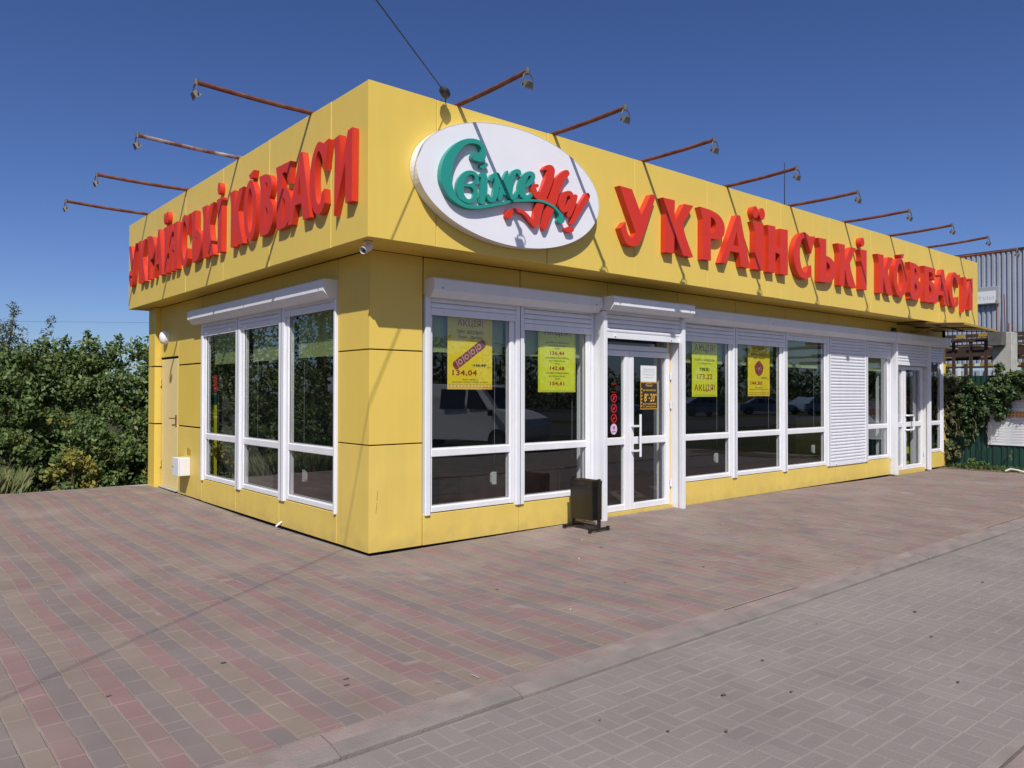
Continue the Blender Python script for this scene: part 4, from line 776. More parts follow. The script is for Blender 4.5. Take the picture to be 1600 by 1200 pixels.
# ---------------------------------------------------------------- posters and stickers
def poster(x0, x1, z0, z1, m, label, y=.062, name='price_poster', cat_='poster', th=.0015):
    root = empty(name, ((x0+x1)/2, y, z0), label, cat_)
    mb = MB(); mb.box(x0, x1, y, y+th, z0, z1); mb.build('sheet', M[m], root)
    return root, (lambda a, b: (a, y-.0014, b))
def prints(root, fn, items, nm='print'):
    by = {}
    for it in items:
        c = it[0]; mb = by.setdefault(c, MB())
        if it[1] == 't': text(mb, it[2], it[3], it[4], it[5], it[6], fn, bold=it[7] if len(it) > 7 else .012)
        elif it[1] == 'b': _, _, a, b, c_, d = it; mb.add([fn(a, c_), fn(b, c_), fn(b, d), fn(a, d)], [(0, 1, 2, 3)])
        elif it[1] == 'p': mb.add([fn(*p) for p in it[2]], [tuple(range(len(it[2])))])
    for c, mb in by.items(): mb.build(nm, M[c], root, fix=False)
def frame_lines(c, a, b, z0, z1, w): return [(c, 'b', a, b, z0, z0+w), (c, 'b', a, b, z1-w, z1), (c, 'b', a, a+w, z0+w, z1-w), (c, 'b', b-w, b, z0+w, z1-w)]
def ornament(c, a, b, z, h):
    out = []; n = 13; w_ = (b-a)/n
    for i in range(n):
        u = a+w_*(i+.5); out += [(c, 'p', [(u-w_*.45, z), (u, z+h*.45), (u+w_*.45, z), (u+w_*.25, z), (u, z+h*.25), (u-w_*.25, z)]), (c, 'p', [(u-w_*.45, z+h), (u-w_*.25, z+h), (u, z+h*.72), (u+w_*.25, z+h), (u+w_*.45, z+h), (u, z+h*.55)])]
    return out
# 1 sausage poster
r, fn = poster(.950, 1.522, 1.535, 2.33, 'poster', 'yellow poster with a sausage picture and 134,04 in the corner window')
xm = 1.236; it = [('darkred', 't', 'АКЦІЯ!', xm, 2.165, .33, .078, .014), ('blackpr', 't', 'ТМЧ  ШКІЛЬНА', xm, 2.10, .34, .036, .018), ('blackpr', 't', 'Зоря - Дніпро', xm, 2.045, .31, .038, .018),
  ('blackpr', 't', '155,07', 1.36, 1.762, .16, .034, .03), ('blackpr', 't', 'грн', 1.475, 1.755, .05, .018, 0), ('blackpr', 'b', 1.25, 1.45, 1.782, 1.786), ('darkred', 't', '134,04', 1.165, 1.668, .31, .064, .03),
  ('blackpr', 't', 'ЯКІСТЬ-СВІЖІСТЬ', xm, 1.628, .2, .014), ('blackpr', 't', 'продукція з власної пекарні, м. Київ 5', xm, 1.602, .46, .016)]
it += ornament('darkred', .955, 1.517, 1.553, .036)+[('orangepr', 'b', .952, 1.52, 1.5375, 1.548)]
sa, sb = Vector((1.05, 1.775)), Vector((1.40, 2.01)); dv = (sb-sa).normalized(); nv = Vector((-dv.y, dv.x))
caps = [sa+nv*.045+dv*.0, sb+nv*.045, sb+dv*.022+nv*.034, sb+dv*.03, sb+dv*.022-nv*.034, sb-nv*.045, sa-nv*.045, sa-dv*.022-nv*.034, sa-dv*.03, sa-dv*.022+nv*.034]
it.append(('sausage', 'p', [tuple(p) for p in caps]))
fn2 = lambda a, b: (a, .0595, b)
prints(r, fn, it)
it2 = []
for i in range(4):
    c = sa+dv*(.07+.095*i); it2.append(('sausagelight', 'p', [tuple(c+dv*.03*math.cos(t)+nv*.032*math.sin(t)) for t in np.linspace(0, 2*math.pi, 11)[:-1]]))
    e = sa+dv*(.02+.095*i); it2.append(('sausagelight', 'p', [tuple(e-nv*.042), tuple(e+dv*.012-nv*.042), tuple(e+dv*.012+nv*.042), tuple(e+nv*.042)]))
for i in range(4):
    c = sa+dv*(.07+.095*i); it2.append(('sausage', 'p', [tuple(c+dv*.014*math.cos(t)+nv*.016*math.sin(t)+Vector((0, 0))) for t in np.linspace(0, 2*math.pi, 9)[:-1]]))
prints(r, lambda a, b: (a, .0595, b), it2[:8], 'sausage_print'); prints(r, lambda a, b: (a, .0588, b), it2[8:], 'sausage_print')
# 2 three prices
r, fn = poster(2.172, 2.750, 1.51, 2.33, 'poster_green', 'lime yellow price list poster with 136,44 and 142,68 in the second window')
xm = 2.461; it = [('darkred', 't', 'АКЦІЯ!', xm, 2.135, .40, .085, .014)]
for z, s1, s2, pr in ((1.96, '«КАРРЕ З ПЕРЦЕМ»', 'САЛТІВСЬКИЙ МК', '136,44'), (1.79, '«САЛЯМІ ПІКАНТНА»', 'САЛТІВСЬКИЙ МК', '142,68'), (1.62, '«САЛЯМІ ПО ВІДЕНСЬКИ»', 'САЛТІВСЬКИЙ МК', '154,61')):
    it += [('blackpr', 't', s1, xm, z+.093, .36, .02, .02), ('blackpr', 't', s2, xm, z+.062, .26, .018), ('blackpr', 't', '196,81', xm, z+.03, .08, .018), ('darkred', 't', pr, xm, z-.040, .22, .05, .035)]
it += frame_lines('blackpr', 2.185, 2.738, 1.522, 2.3, .0025); prints(r, fn, it)
# 3
r, fn = poster(4.945, 5.515, 1.455, 2.33, 'poster_green', 'lime yellow poster with 173.22 and large red АКЦІЯ! right of the door')
xm = 5.23; it = [('darkred', 't', 'АКЦІЯ!', xm, 2.05, .46, .11, .014), ('blackpr', 't', '«ТЕЛЯЧА З МИНДАЛЕМ»', xm, 1.93, .46, .036), ('blackpr', 't', 'САЛТІВСЬКИЙ МК', xm, 1.895, .30, .022), ('blackpr', 't', '196.81', xm, 1.80, .20, .05, .03), ('blackpr', 'b', 5.10, 5.30, 1.838, 1.842),
  ('darkred', 't', '173.22', xm, 1.69, .34, .072, .02), ('darkred', 't', 'АКЦІЯ!', xm, 1.515, .47, .105, .014), ('blackpr', 'b', 4.99, 5.47, 1.475, 1.478)]; prints(r, fn, it)
# 4
r, fn = poster(6.27, 6.85, 1.46, 2.33, 'poster', 'yellow poster with a round meat picture and price 144,80')
xm = 6.56; it = [('darkred', 't', 'АКЦІЯ!', xm, 2.13, .3, .07), ('blackpr', 't', 'ФІЛЕЙКА ОДЕСЬКА', xm, 2.055, .42, .032, .02), ('blackpr', 't', 'Зоря - Дніпро', xm, 2.0, .30, .034), ('blackpr', 't', '160,60', 6.69, 1.712, .15, .032), ('blackpr', 't', 'грн', 6.80, 1.705, .05, .018, 0),
  ('darkred', 't', '144,80', 6.49, 1.615, .31, .064, .03), ('blackpr', 't', 'ЯКІСТЬ-СВІЖІСТЬ', xm, 1.575, .2, .014), ('blackpr', 't', 'продукція з власної пекарні, м. Київ 5', xm, 1.55, .48, .016)]
it += ornament('darkred', 6.275, 6.845, 1.478, .04)
it.append(('sausage', 'p', [(6.56+.115*math.cos(t)*(1+.06*math.sin(5*t)), 1.865+.105*math.sin(t)*(1+.07*math.cos(4*t))) for t in np.linspace(0, 2*math.pi, 25)[:-1]])); prints(r, fn, it)
for i in range(14):
    pass
ms = MB(); mr = random.Random(8)
for i in range(22):
    a = mr.uniform(0, 6.28); q = mr.uniform(0, .085); cx, cz = 6.56+q*math.cos(a), 1.865+q*math.sin(a); s_ = mr.uniform(.006, .014)
    ms.add([(cx-s_, .0595-i*1e-5, cz), (cx, .0595-i*1e-5, cz+s_*.6), (cx+s_, .0595-i*1e-5, cz+.003), (cx, .0595-i*1e-5, cz-s_*.6)], [(0, 1, 2, 3)])
ms.build('marbling_print', M['sausagelight'], r, fix=False)
# door notices (on the outside of the door glass)
yd = .0525
def dposter(*a, **k): return poster(*a, y=yd, **k)
DOOR = []
r, fn = dposter(3.995, 4.30, 1.642, 1.845, 'paper', 'pale printed notice taped at the top of the door glass', name='paper_notice', cat_='notice')
prints(r, fn, [('greypr', 't', 'У ВЕСЬ МАГАЗИН', 4.147, 1.79, .22, .018, 0), ('greypr', 't', 'ВАКАНТНА ПОСАДА', 4.147, 1.757, .23, .018, 0), ('greypr', 't', 'ПРОДАВЕЦЬ КАСИР', 4.147, 1.722, .23, .018, 0), ('greypr', 't', 'за телефоном', 4.147, 1.685, .17, .018, 0)])
r, fn = dposter(3.985, 4.325, 1.295, 1.640, 'blackpr', 'black and gold opening hours sign reading 8-20 on the door glass', name='opening_hours_sign', cat_='opening hours sign')
it = frame_lines('orangepr', 3.990, 4.320, 1.300, 1.635, .006)+[('orangepr', 't', 'Свіжена', 4.155, 1.585, .11, .026), ('orangepr', 't', 'МИ ЧЕКАЄМО ВАС', 4.165, 1.527, .25, .020), ('orangepr', 't', '8', 4.085, 1.395, .042, .10), ('orangepr', 't', '00', 4.125, 1.465, .036, .028), ('orangepr', 'b', 4.148, 4.172, 1.432, 1.444),
  ('orangepr', 't', '20', 4.220, 1.395, .082, .10), ('orangepr', 't', '00', 4.284, 1.465, .036, .028), ('orangepr', 't', 'БЕЗ ПЕРЕРВИ', 4.165, 1.355, .25, .020), ('orangepr', 't', 'ТА ВИХІДНИХ', 4.165, 1.320, .25, .020)]
it += [('orangepr', 'b', 4.006, 4.020, 1.33+.042*i, 1.352+.042*i) for i in range(6)]
it += [('orangepr', 'p', [(4.155+.07*math.cos(t), 1.597+.03*math.sin(t)) for t in np.linspace(0, math.pi, 10)]+[(4.155+.066*math.cos(t), 1.597+.027*math.sin(t)) for t in np.linspace(math.pi, 0, 10)])]
prints(r, fn, it)
pos = ['topmost', 'middle', 'lowest']
for i, z in enumerate((1.44, 1.317, 1.197)):
    root = empty('prohibition_sticker', (3.50, yd, z-.05), f'red ring prohibition sticker on the narrow left door glass, {pos[i]} of three', 'sticker', 'prohibition stickers on the door')
    mb = MB(); n = 28
    V = [(3.50+.052*math.cos(2*math.pi*k/n), yd-.001, z+.052*math.sin(2*math.pi*k/n)) for k in range(n)]+[(3.50+.042*math.cos(2*math.pi*k/n), yd-.001, z+.042*math.sin(2*math.pi*k/n)) for k in range(n)]
    mb.add(V, [(k, (k+1) % n, n+(k+1) % n, n+k) for k in range(n)]); mb.build('ring', M['redpr'], root, fix=False)
    mb = MB(); mb.add([(3.50-.032, yd-.0016, z-.028), (3.50-.025, yd-.0016, z-.034), (3.50+.034, yd-.0016, z+.026), (3.50+.027, yd-.0016, z+.033)], [(0, 1, 2, 3)])
    if i == 0: mb.add([(3.488, yd-.0013, z-.02), (3.512, yd-.0013, z-.02), (3.506, yd-.0013, z+.024), (3.494, yd-.0013, z+.024)], [(0, 1, 2, 3)])
    if i == 1: mb.add([(3.480, yd-.0013, z-.01), (3.515, yd-.0013, z-.01), (3.515, yd-.0013, z+.012), (3.480, yd-.0013, z+.008)], [(0, 1, 2, 3)])
    if i == 2: mb.add([(3.478, yd-.0013, z-.005), (3.52, yd-.0013, z-.005), (3.52, yd-.0013, z+.004), (3.478, yd-.0013, z+.004)], [(0, 1, 2, 3)])
    mb.build('symbol', M['redpr'], root, fix=False)
root = empty('round_sticker', (3.50, yd, 1.0), 'round pink and white sticker under the red rings on the narrow door glass', 'sticker')
mb = MB(); mb.prism([(3.50+.058*math.cos(2*math.pi*k/24), 1.068+.066*math.sin(2*math.pi*k/24)) for k in range(24)], yd, yd-.001, lambda p, q, t: (p, t, q)); mb.build('sheet', M['pink'], root)
mb = MB(); fnn = lambda a, b: (a, yd-.0018, b); mb.add([fnn(3.465, 1.03), fnn(3.535, 1.03), fnn(3.535, 1.045), fnn(3.465, 1.045)], [(0, 1, 2, 3)]); mb.add([fnn(3.50+.022*math.cos(t), 1.085+.022*math.sin(t)) for t in np.linspace(0, 2*math.pi, 12)[:-1]], [tuple(range(11))]); mb.build('print', M['purple'], root, fix=False)
root = empty('red_print', (3.50, yd, 1.5), 'small red lettering at the top of the narrow left door glass', 'sticker')
mb = MB(); text(mb, 'УВАГА', 3.50, 1.60, .09, .02, fnn); mb.build('lettering', M['redpr'], root, fix=False); mb = MB(); text(mb, 'ЗАБОРОНЕНО', 3.50, 1.505, .095, .012, fnn); mb.build('lettering', M['redpr'], root, fix=False)
for o in list(COL.objects):
    if o.parent is None and o.name.split('.')[0] == 'price_poster': o.location.x -= .034
    if o.parent is None and o.name.split('.')[0] in ('paper_notice', 'opening_hours_sign', 'prohibition_sticker', 'round_sticker', 'red_print'): o.location.x -= .142
# ---------------------------------------------------------------- inside the shop
ds = empty('counter_desk', (3.1, 1.85, .056), 'low brown chipboard desk standing on the shop floor behind the first windows', 'desk')
mb = MB(); mb.box(2.2, 4.02, 1.58, 2.12, .445, .468, c=.003); mb.build('desk_top', M['wood'], ds)
for x_ in (2.24, 3.1, 3.95):
    mb = MB(); mb.box(x_, x_+.025, 1.62, 2.08, .056, .444); mb.build('side_panel', M['wood'], ds)
mb = MB(); mb.box(2.266, 3.099, 1.65, 1.665, .09, .444); mb.build('front_panel', M['wood'], ds)
mb = MB(); mb.box(3.126, 3.949, 1.65, 1.665, .09, .444); mb.build('front_panel', M['wood'], ds)
st = empty('advertising_stand', (.14, 4.45, .056), 'tall narrow lime green stand with a red head inside the left window', 'display stand')
for nm, m_, za, zb_ in (('lower_panel', 'lime', .056, 1.33), ('middle_panel', 'tar', 1.332, 1.51), ('upper_panel', 'redpr', 1.512, 1.74)):
    mb = MB(); mb.box(.095, .19, 4.44, 4.455, za, zb_); mb.build(nm, M[m_], st)
yc = empty('yellow_cabinet', (10.6, 1.2, .056), 'yellow and cream shop cabinet behind the window left of the far door', 'cabinet')
mb = MB(); mb.box(10.3, 11.6, 1.1, 1.6, .056, .62); mb.build('lower_front', M['beamyellow'], yc)
mb = MB(); mb.box(10.3, 11.6, 1.1, 1.6, .622, 1.0); mb.build('upper_front', M['cream'], yc)
mb = MB(); mb.box(10.28, 11.62, 1.08, 1.62, 1.002, 1.03); mb.build('cabinet_top', M['whitepr'], yc)
mb = MB(); mb.box(12.62, 12.85, .55, .58, 1.15, 1.45); mb.build('red_notice_board', M['redpr'], None, 'red panel hanging inside the farthest window', 'panel')
mb = MB(); mb.box(12.7, 13.0, .6, .62, .056, .75); mb.build('lime_stand', M['lime'], None, 'lime panel standing inside the farthest window', 'panel')
bg = MB(); bg.sphere((2.72, .55, .14), .12, 12, 8, (1.1, .8, .7)); bg.build('plastic_bag', M['paper'], None, 'pale plastic bag on the shop floor beside the entrance', 'bag', smooth=True)
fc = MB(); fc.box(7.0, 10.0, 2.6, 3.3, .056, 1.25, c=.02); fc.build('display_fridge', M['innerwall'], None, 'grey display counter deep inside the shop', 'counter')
# ---------------------------------------------------------------- foliage
def leaf_mesh(name, P, size, mats, mi, normal_bias=(0, 0, .5), parent=None, droop=.3, aspect=1.9, **k):
    """P: n x 3 leaf positions; every leaf is a small folded blade of four triangles' worth of faces"""
    n = len(P); nb = np.array(normal_bias)
    N_ = rng.normal(size=(n, 3))*.75+nb; N_ /= np.linalg.norm(N_, axis=1)[:, None]
    T = rng.normal(size=(n, 3)); T[:, 2] -= droop*2; T -= N_*(T*N_).sum(1)[:, None]; T /= np.linalg.norm(T, axis=1)[:, None]
    B = np.cross(N_, T); s = size*rng.uniform(.45, 1.35, n)[:, None]; wd = s/aspect
    a = P-T*s*.5; b = P+T*s*.5; l = P-T*s*.06+B*wd*.5-N_*s*.10; r = P-T*s*.06-B*wd*.5-N_*s*.10
    V = np.stack([a, l, b, r], 1).reshape(-1, 3); c = V.mean(0); V -= c
    me = bpy.data.meshes.new(name); me.vertices.add(4*n); me.vertices.foreach_set('co', V.ravel())
    me.loops.add(6*n); me.polygons.add(2*n)
    base = np.arange(n)[:, None]*4; me.loops.foreach_set('vertex_index', (base+np.array([0, 1, 2, 0, 2, 3])).ravel().astype(np.int32))
    me.polygons.foreach_set('loop_start', (np.arange(2*n)*3).astype(np.int32)); me.polygons.foreach_set('loop_total', np.full(2*n, 3, np.int32))
    for m in mats: me.materials.append(m)
    me.polygons.foreach_set('material_index', np.repeat(mi, 2).astype(np.int32)); me.update(); me.validate()
    return place(name, me, Vector(c), parent, **k)
def clumps(C, n, sig):
    idx = rng.integers(0, len(C), n); d = rng.normal(size=(n, 3)); d /= np.linalg.norm(d, axis=1)[:, None]
    return C[idx]+d*(rng.random((n, 1))**.5)*np.array(sig), idx
def bush(name, x, y, zb, zt, rx, ry, n, size, m1, m2=None, f2=.0, label=None, cat_='bush', group=None, nc=60, sig=.2, stems=5, fray=.25, stemm='bark'):
    root = empty(name, (x, y, zb), label, cat_, group); H_ = zt-zb
    u = rng.random(nc); th = rng.uniform(0, 2*np.pi, nc); q = rng.random(nc)**.45
    prof = np.clip(np.sin(np.pi*np.clip(u*.84+.12, 0, 1))**.6, .2, 1)
    C = np.stack([x+rx*prof*q*np.cos(th), y+ry*prof*q*np.sin(th), zb+H_*(.03+.9*u)+rng.normal(0, .03, nc)], 1)
    top = np.array([[x+rng.uniform(-rx*.7, rx*.7), y+rng.uniform(-ry*.4, ry*.4), zt+.06-rng.uniform(0, fray*1.6)] for _ in range(max(3, nc//11))]); C = np.vstack([C, top])
    P, idx = clumps(C, n, [sig, sig, sig*.8])
    mi = ((rng.random(len(C)) < f2)[idx] ^ (rng.random(n) < .012)).astype(int) if m2 else np.zeros(n, int)
    leaf_mesh('foliage', P, size, [M[m1]]+([M[m2]] if m2 else []), mi, (-.5, -.5, .55), root)
    mb = MB(); br = random.Random(int(abs(x*97+y*31)*10))
    for i in range(stems):
        tgt = C[br.randrange(len(C))]; b = Vector((x+br.uniform(-.15, .15)*rx, y+br.uniform(-.1, .1), zb-.1)); t = Vector(tgt); m_ = (b+t)/2+Vector((br.uniform(-.1, .1), br.uniform(-.1, .1), .1))
        mb.tube([b, b.lerp(m_, .5), m_, t], [.022, .017, .012, .004], 5)
    mb.build('trunk', M[stemm], root, fix=False)
    return root
BG = 'maple bushes beyond the end of the plaza'
bush('maple_bush', -2.75, 8.3, -.35, 2.05, .75, .7, 9000, .085, 'leaf1', 'leaf2', .03, 'leftmost maple bush, dense and mid green, cut by the left edge of the photo', group=BG, nc=110)
bush('maple_bush', -1.75, 8.2, -.35, 2.12, .72, .7, 10000, .085, 'leaf1', 'leaf2', .03, 'maple bush in front of the wispy willow, left of the yellowing shrub', group=BG, nc=120)
bush('maple_bush', -.98, 8.5, -.35, 2.24, .62, .7, 9500, .085, 'leaf1', 'leaf2', .05, 'maple bush directly behind the yellowing shrub', group=BG, nc=110)
bush('maple_bush', -.35, 8.3, -.35, 2.30, .58, .7, 9500, .085, 'leaf1', 'leaf2', .04, 'maple bush with the upright leafy tip, between the yellowing shrub and the yellow shop', group=BG, nc=110, fray=.3)
bush('maple_bush', .38, 8.0, -.35, 2.36, .55, .6, 10500, .085, 'leaf1', 'leaf2', .02, 'dark maple bush tucked against the far corner of the yellow shop', group=BG, nc=130, fray=.2)
bush('maple_bush', -4.0, 9.0, -.4, 2.2, .9, .8, 7000, .09, 'leaf1', 'leaf2', .03, 'maple bush outside the left edge of the photo', group=BG, nc=90)
# low front skirts, so that the thicket reaches the ground
SK = 'low maple shoots along the end of the plaza'
for xx, ll in [(-1.85, 'low maple shoots left of the yellowing shrub'), (-.75, 'low maple shoots right of the yellowing shrub at the plaza edge'), (-.25, 'low maple shoots near the far corner of the shop'), (.15, 'low maple shoots touching the far corner of the shop')]:
    bush('maple_shoots', xx, 7.45, -.3, 1.0+.25*math.sin(xx*5), .42, .38, 2600, .08, 'leaf1', 'leaf2', .03, ll, 'shrub', SK, nc=36, sig=.15, stems=4)
blades('tall_grass', -3.2, -1.75, 6.86, 7.35, lambda a_, b_: -.25, 5200, .62, 'leaf3', 'tall pale grass at the left end of the plaza edge', lean=.2) if 0 else None
# leafy sprig at the wall corner
bush('tall_sapling', .28, 7.9, 1.6, 2.75, .09, .12, 220, .075, 'leaf1', None, 0, 'thin sapling whose leafy tip rises beside the far end of the left wall', 'sapling', nc=12, sig=.07, stems=3)
for xx, zz, nn in [(-.58, 2.50, 120), (-.2, 2.48, 260), (-1.35, 2.33, 90), (-.95, 2.42, 120)]:
    bush('maple_sapling', xx, 8.35, 1.7, zz, .10, .10, nn, .08, 'leaf1', None, 0, {-.58: 'single thin maple tip above the thicket left of the tallest tip', -.2: 'tallest leafy maple tip near the shop', -1.35: 'small maple tip above the thicket on the left', -.95: 'pointed maple tip in the middle of the thicket'}[xx], 'sapling', nc=9, sig=.09, stems=2)
bush('yellowing_shrub', -1.12, 7.05, -.25, .62, .36, .25, 1500, .085, 'leaf2', 'leaf1', .3, 'small shrub with yellowing leaves at the edge of the plaza', 'shrub', nc=26, sig=.14, stems=5)
def willow(x, y, zb, zt, n, label, sp=.42):
    root = empty('willow_tree', (x, y, zb), label, 'tree', 'wispy willows behind the maple bushes'); C = []; mb = MB(); br = random.Random(int(x*10))
    for i in range(26):
        b = Vector((x+br.uniform(-.2, .2), y, zb+.3)); t = Vector((x+br.gauss(0, sp*.8), y+br.uniform(-.4, .4), zb+(zt-zb)*br.uniform(.7, 1))); mb.tube([b, b.lerp(t, .5)+Vector((0, 0, .15)), t], [.02, .012, .003], 4)
        for k in range(9): C.append(list(b.lerp(t, .35+.65*k/8)+Vector((0, 0, .08))))
    C = np.array(C); P, _ = clumps(C, n, [.10, .10, .16]); leaf_mesh('foliage', P, .085, [M['leaf3']], np.zeros(n, int), (-.4, -.4, .3), root, aspect=4, droop=.1)
    mb.build('trunk', M['bark'], root, fix=False)
willow(-1.62, 10.6, -.5, 3.0, 9500, 'tall wispy grey-green willow rising above the bushes at the left', .42)
willow(-1.0, 11.4, -.5, 2.72, 2600, 'thin sparse willow tip just right of the tall willow', .3)
willow(-2.3, 10.8, -.5, 2.85, 6000, 'wispy willow at the left edge of the photo', .5)
# meadow grass at the far left edge of the plaza and weeds by the fence
def blades(name, x0, x1, y0, y1, zf, n, h, m, label, cat_='grass', lean=.35):
    X = rng.uniform(x0, x1, n); Y = rng.uniform(y0, y1, n); Z = np.array([zf(a, b) for a, b in zip(X, Y)]); hh = h*rng.uniform(.4, 1.2, n); th = rng.uniform(0, 6.28, n); w_ = .006+.006*rng.random(n)
    dx, dy = np.cos(th), np.sin(th); lx, ly = rng.normal(0, lean, n)*hh, rng.normal(0, lean, n)*hh
    V = np.stack([np.stack([X-dx*w_, Y-dy*w_, Z], 1), np.stack([X+dx*w_, Y+dy*w_, Z], 1), np.stack([X+lx*.4+dx*w_*.7, Y+ly*.4+dy*w_*.7, Z+hh*.6], 1), np.stack([X+lx, Y+ly, Z+hh], 1)], 1).reshape(-1, 3)
    c = V.mean(0); V = V-c; me = bpy.data.meshes.new(name); me.vertices.add(4*n); me.vertices.foreach_set('co', V.ravel()); me.loops.add(6*n); me.polygons.add(2*n)
    me.loops.foreach_set('vertex_index', (np.arange(n)[:, None]*4+np.array([0, 1, 2, 0, 2, 3])).ravel().astype(np.int32)); me.polygons.foreach_set('loop_start', (np.arange(2*n)*3).astype(np.int32)); me.polygons.foreach_set('loop_total', np.full(2*n, 3, np.int32))
    me.materials.append(M[m]); me.update(); me.validate(); return place(name, me, Vector(c), None, label, cat_, None, 'stuff')
blades('meadow_grass', -5, 1.0, 6.85, 8.2, lambda a, b: -.28, 9000, .28, 'leaf3', 'pale meadow grass growing beyond the end of the plaza')
blades('tall_grass', -3.2, -1.78, 6.86, 7.35, lambda a_, b_: -.25, 5200, .58, 'grassleaf', 'tall pale grass at the left end of the plaza edge', lean=.2)
blades('verge_grass', 13.22, 13.42, -2.2, .15, lambda a, b: -.02, 1500, .13, 'leaf1', 'short green grass tufts along the foot of the green fence')
blades('verge_grass', 12.95, 13.42, -3.2, .1, lambda a, b: -.01, 900, .05, 'leaf5', 'dry stubble at the end of the paving by the fence')
sheet('verge', M['dirt'], 12.9, 13.45, -6, .5, 6, 30, lambda x, y: .012+.012*math.sin(7*y+3*x) if x > 12.95 else -.02)
# ---------------------------------------------------------------- fence, banner, vine
XF = 13.44
fn_ = empty('green_fence', (XF, -2.2, 0), 'dark green corrugated metal fence at the far end of the paving', 'fence')
def corr(x, y0, y1, z0, z1, pitch, dep, amp=1):
    mb = MB(); n = int((y1-y0)/pitch); V = []; k = 0
    for i in range(n+1):
        for a, d in ((0, 0), (.35, 0), (.45, dep), (.9, dep)):
            y = y0+(i+a)*pitch; V += [(x-d, y, z0), (x-d, y, z1)]
    m = len(V)//2; mb.add(V, [(2*i, 2*i+2, 2*i+3, 2*i+1) for i in range(m-1)]); return mb
for i in range(2):
    y1 = .30-i*1.15; corr(XF+.003*(i % 2), y1-1.2, y1-.05, .0, 1.86, .10, .015).build('fence_sheet', M['green'], fn_, fix=False)
for i in range(2):
    mb = MB(); mb.box(XF+.03, XF+.09, .1-i*1.9-.06, .1-i*1.9, -.1, 1.9); mb.build('fence_post', M['green'], fn_)
bn = empty('banner', (XF-.03, -1.8, .5), 'white banner with thin lines of print and an orange strip, hung on the green fence', 'banner')
mb = MB(); ys = np.linspace(-.725, -2.0, 14); V = []
for i, y in enumerate(ys):
    for z in (.50, 1.43): V.append((XF-.034-.006*math.sin(i*1.3), y, z))
mb.add(V, [(2*i, 2*i+2, 2*i+3, 2*i+1) for i in range(len(ys)-1)]); mb.build('banner_sheet', M['whitepr' if 0 else 'paper'], bn, fix=False)
mb = MB(); fnb = lambda u, v: (XF-.044, -u, v)
for k in range(17):
    z = 1.395-k*.052
    if 1.04 < z < 1.2: continue
    mb.add([fnb(.80, z), fnb(1.95, z), fnb(1.95, z+.006), fnb(.80, z+.006)], [(0, 1, 2, 3)])
mb.build('print_lines', M['greypr'], bn, fix=False)
mb = MB(); mb.add([fnb(1.06, 1.045), fnb(1.96, 1.045), fnb(1.96, 1.165), fnb(1.06, 1.165)], [(0, 1, 2, 3)]); mb.build('orange_strip', M['orangepr'], bn, fix=False)
mb = MB(); fnc = lambda u, v: (XF-.046, -u, v)
for k in range(14):
    for zz in (1.055, 1.115): mb.add([fnc(1.09+k*.06, zz), fnc(1.09+k*.06+.036, zz), fnc(1.09+k*.06+.036, zz+.038), fnc(1.09+k*.06, zz+.038)], [(0, 1, 2, 3)])
mb.build('dark_print', M['purple'], bn, fix=False)
# vine curtain
vn = empty('climbing_vine', (XF-.2, -.6, 0), 'dense climbing vine spilling over the green fence beside the far corner of the shop', 'vine')
C = []; vr = random.Random(12)
def lowz(y):   # lower edge of the curtain along the fence
    if y > -.28: return .12
    if y > -.62: return .12+(.75*(-.28-y)/.34)
    if y > -.95: return .87+(-.62-y)*.9
    if y > -1.12: return 1.02
    return 1.42
for i in range(520):
    y = vr.uniform(-1.95, .16); lo = lowz(y); hi = 1.86+.12*math.sin(y*4+1)+.06*math.sin(y*11)
    z = lo+(hi-lo)*vr.random()**.8; C.append((XF-.10-vr.random()*.22*(1-.4*(z < 1)), y, z))
for i in range(26): C.append((XF-.12, -.98+vr.uniform(-.05, .05), 1.02+i*.02))
for i in range(8): C.append((XF-.1, vr.uniform(-1.0, -.9), 1.95+vr.random()*.12))
C = np.array(C); P, idx = clumps(C, 14000, [.075, .075, .07]); P[:, 0] = np.minimum(P[:, 0], XF-.05)
mi = np.where((P[:, 1] > -.35) & (rng.random(len(P)) < .6), 1, 0); mi = np.where((P[:, 2] > 1.5) & (P[:, 1] < -.5) & (rng.random(len(P)) < .35), 2, mi)
leaf_mesh('foliage', P, .062, [M['leaf4'], M['leaf5'], M['leaf1']], mi, (-.6, -.35, .4), vn, aspect=1.3)
mb = MB()
for i in range(26):
    y = vr.uniform(-1.0, .15); z = vr.uniform(.4, 1.3); pts_ = [(XF-.3+vr.uniform(0, .1), y, z)]
    for k in range(5): pts_.append((pts_[-1][0]+vr.uniform(-.02, .02), pts_[-1][1]+vr.uniform(-.05, .05), pts_[-1][2]+vr.uniform(.02, .13)))
    mb.tube(pts_, .004, 4)
mb.build('stem', M['stemdry'], vn, fix=False)
bush('weed', 13.28, -.42, .0, .22, .07, .16, 260, .05, 'leaf1', None, 0, 'leafy weed at the foot of the fence below the vine', 'weed', nc=10, sig=.06, stems=2)
bush('weed', 13.28, -.66, .0, .16, .06, .12, 160, .05, 'leaf1', None, 0, 'low weed at the foot of the fence under the left end of the banner', 'weed', nc=8, sig=.05, stems=2)
bush('weed', 13.30, -1.17, .0, .36, .03, .04, 50, .04, 'leaf3', None, 0, 'tall thin weed in front of the fence below the banner', 'weed', nc=8, sig=.03, stems=2)
mb = MB(); mb.tube([(13.1, -1.12, .03), (13.12, -1.2, .07), (13.1, -1.32, .06), (13.08, -1.45, .03)], .018, 6); mb.build('white_pipe', M['litter'], None, 'bent white pipe lying in the weeds at the right edge', 'pipe')
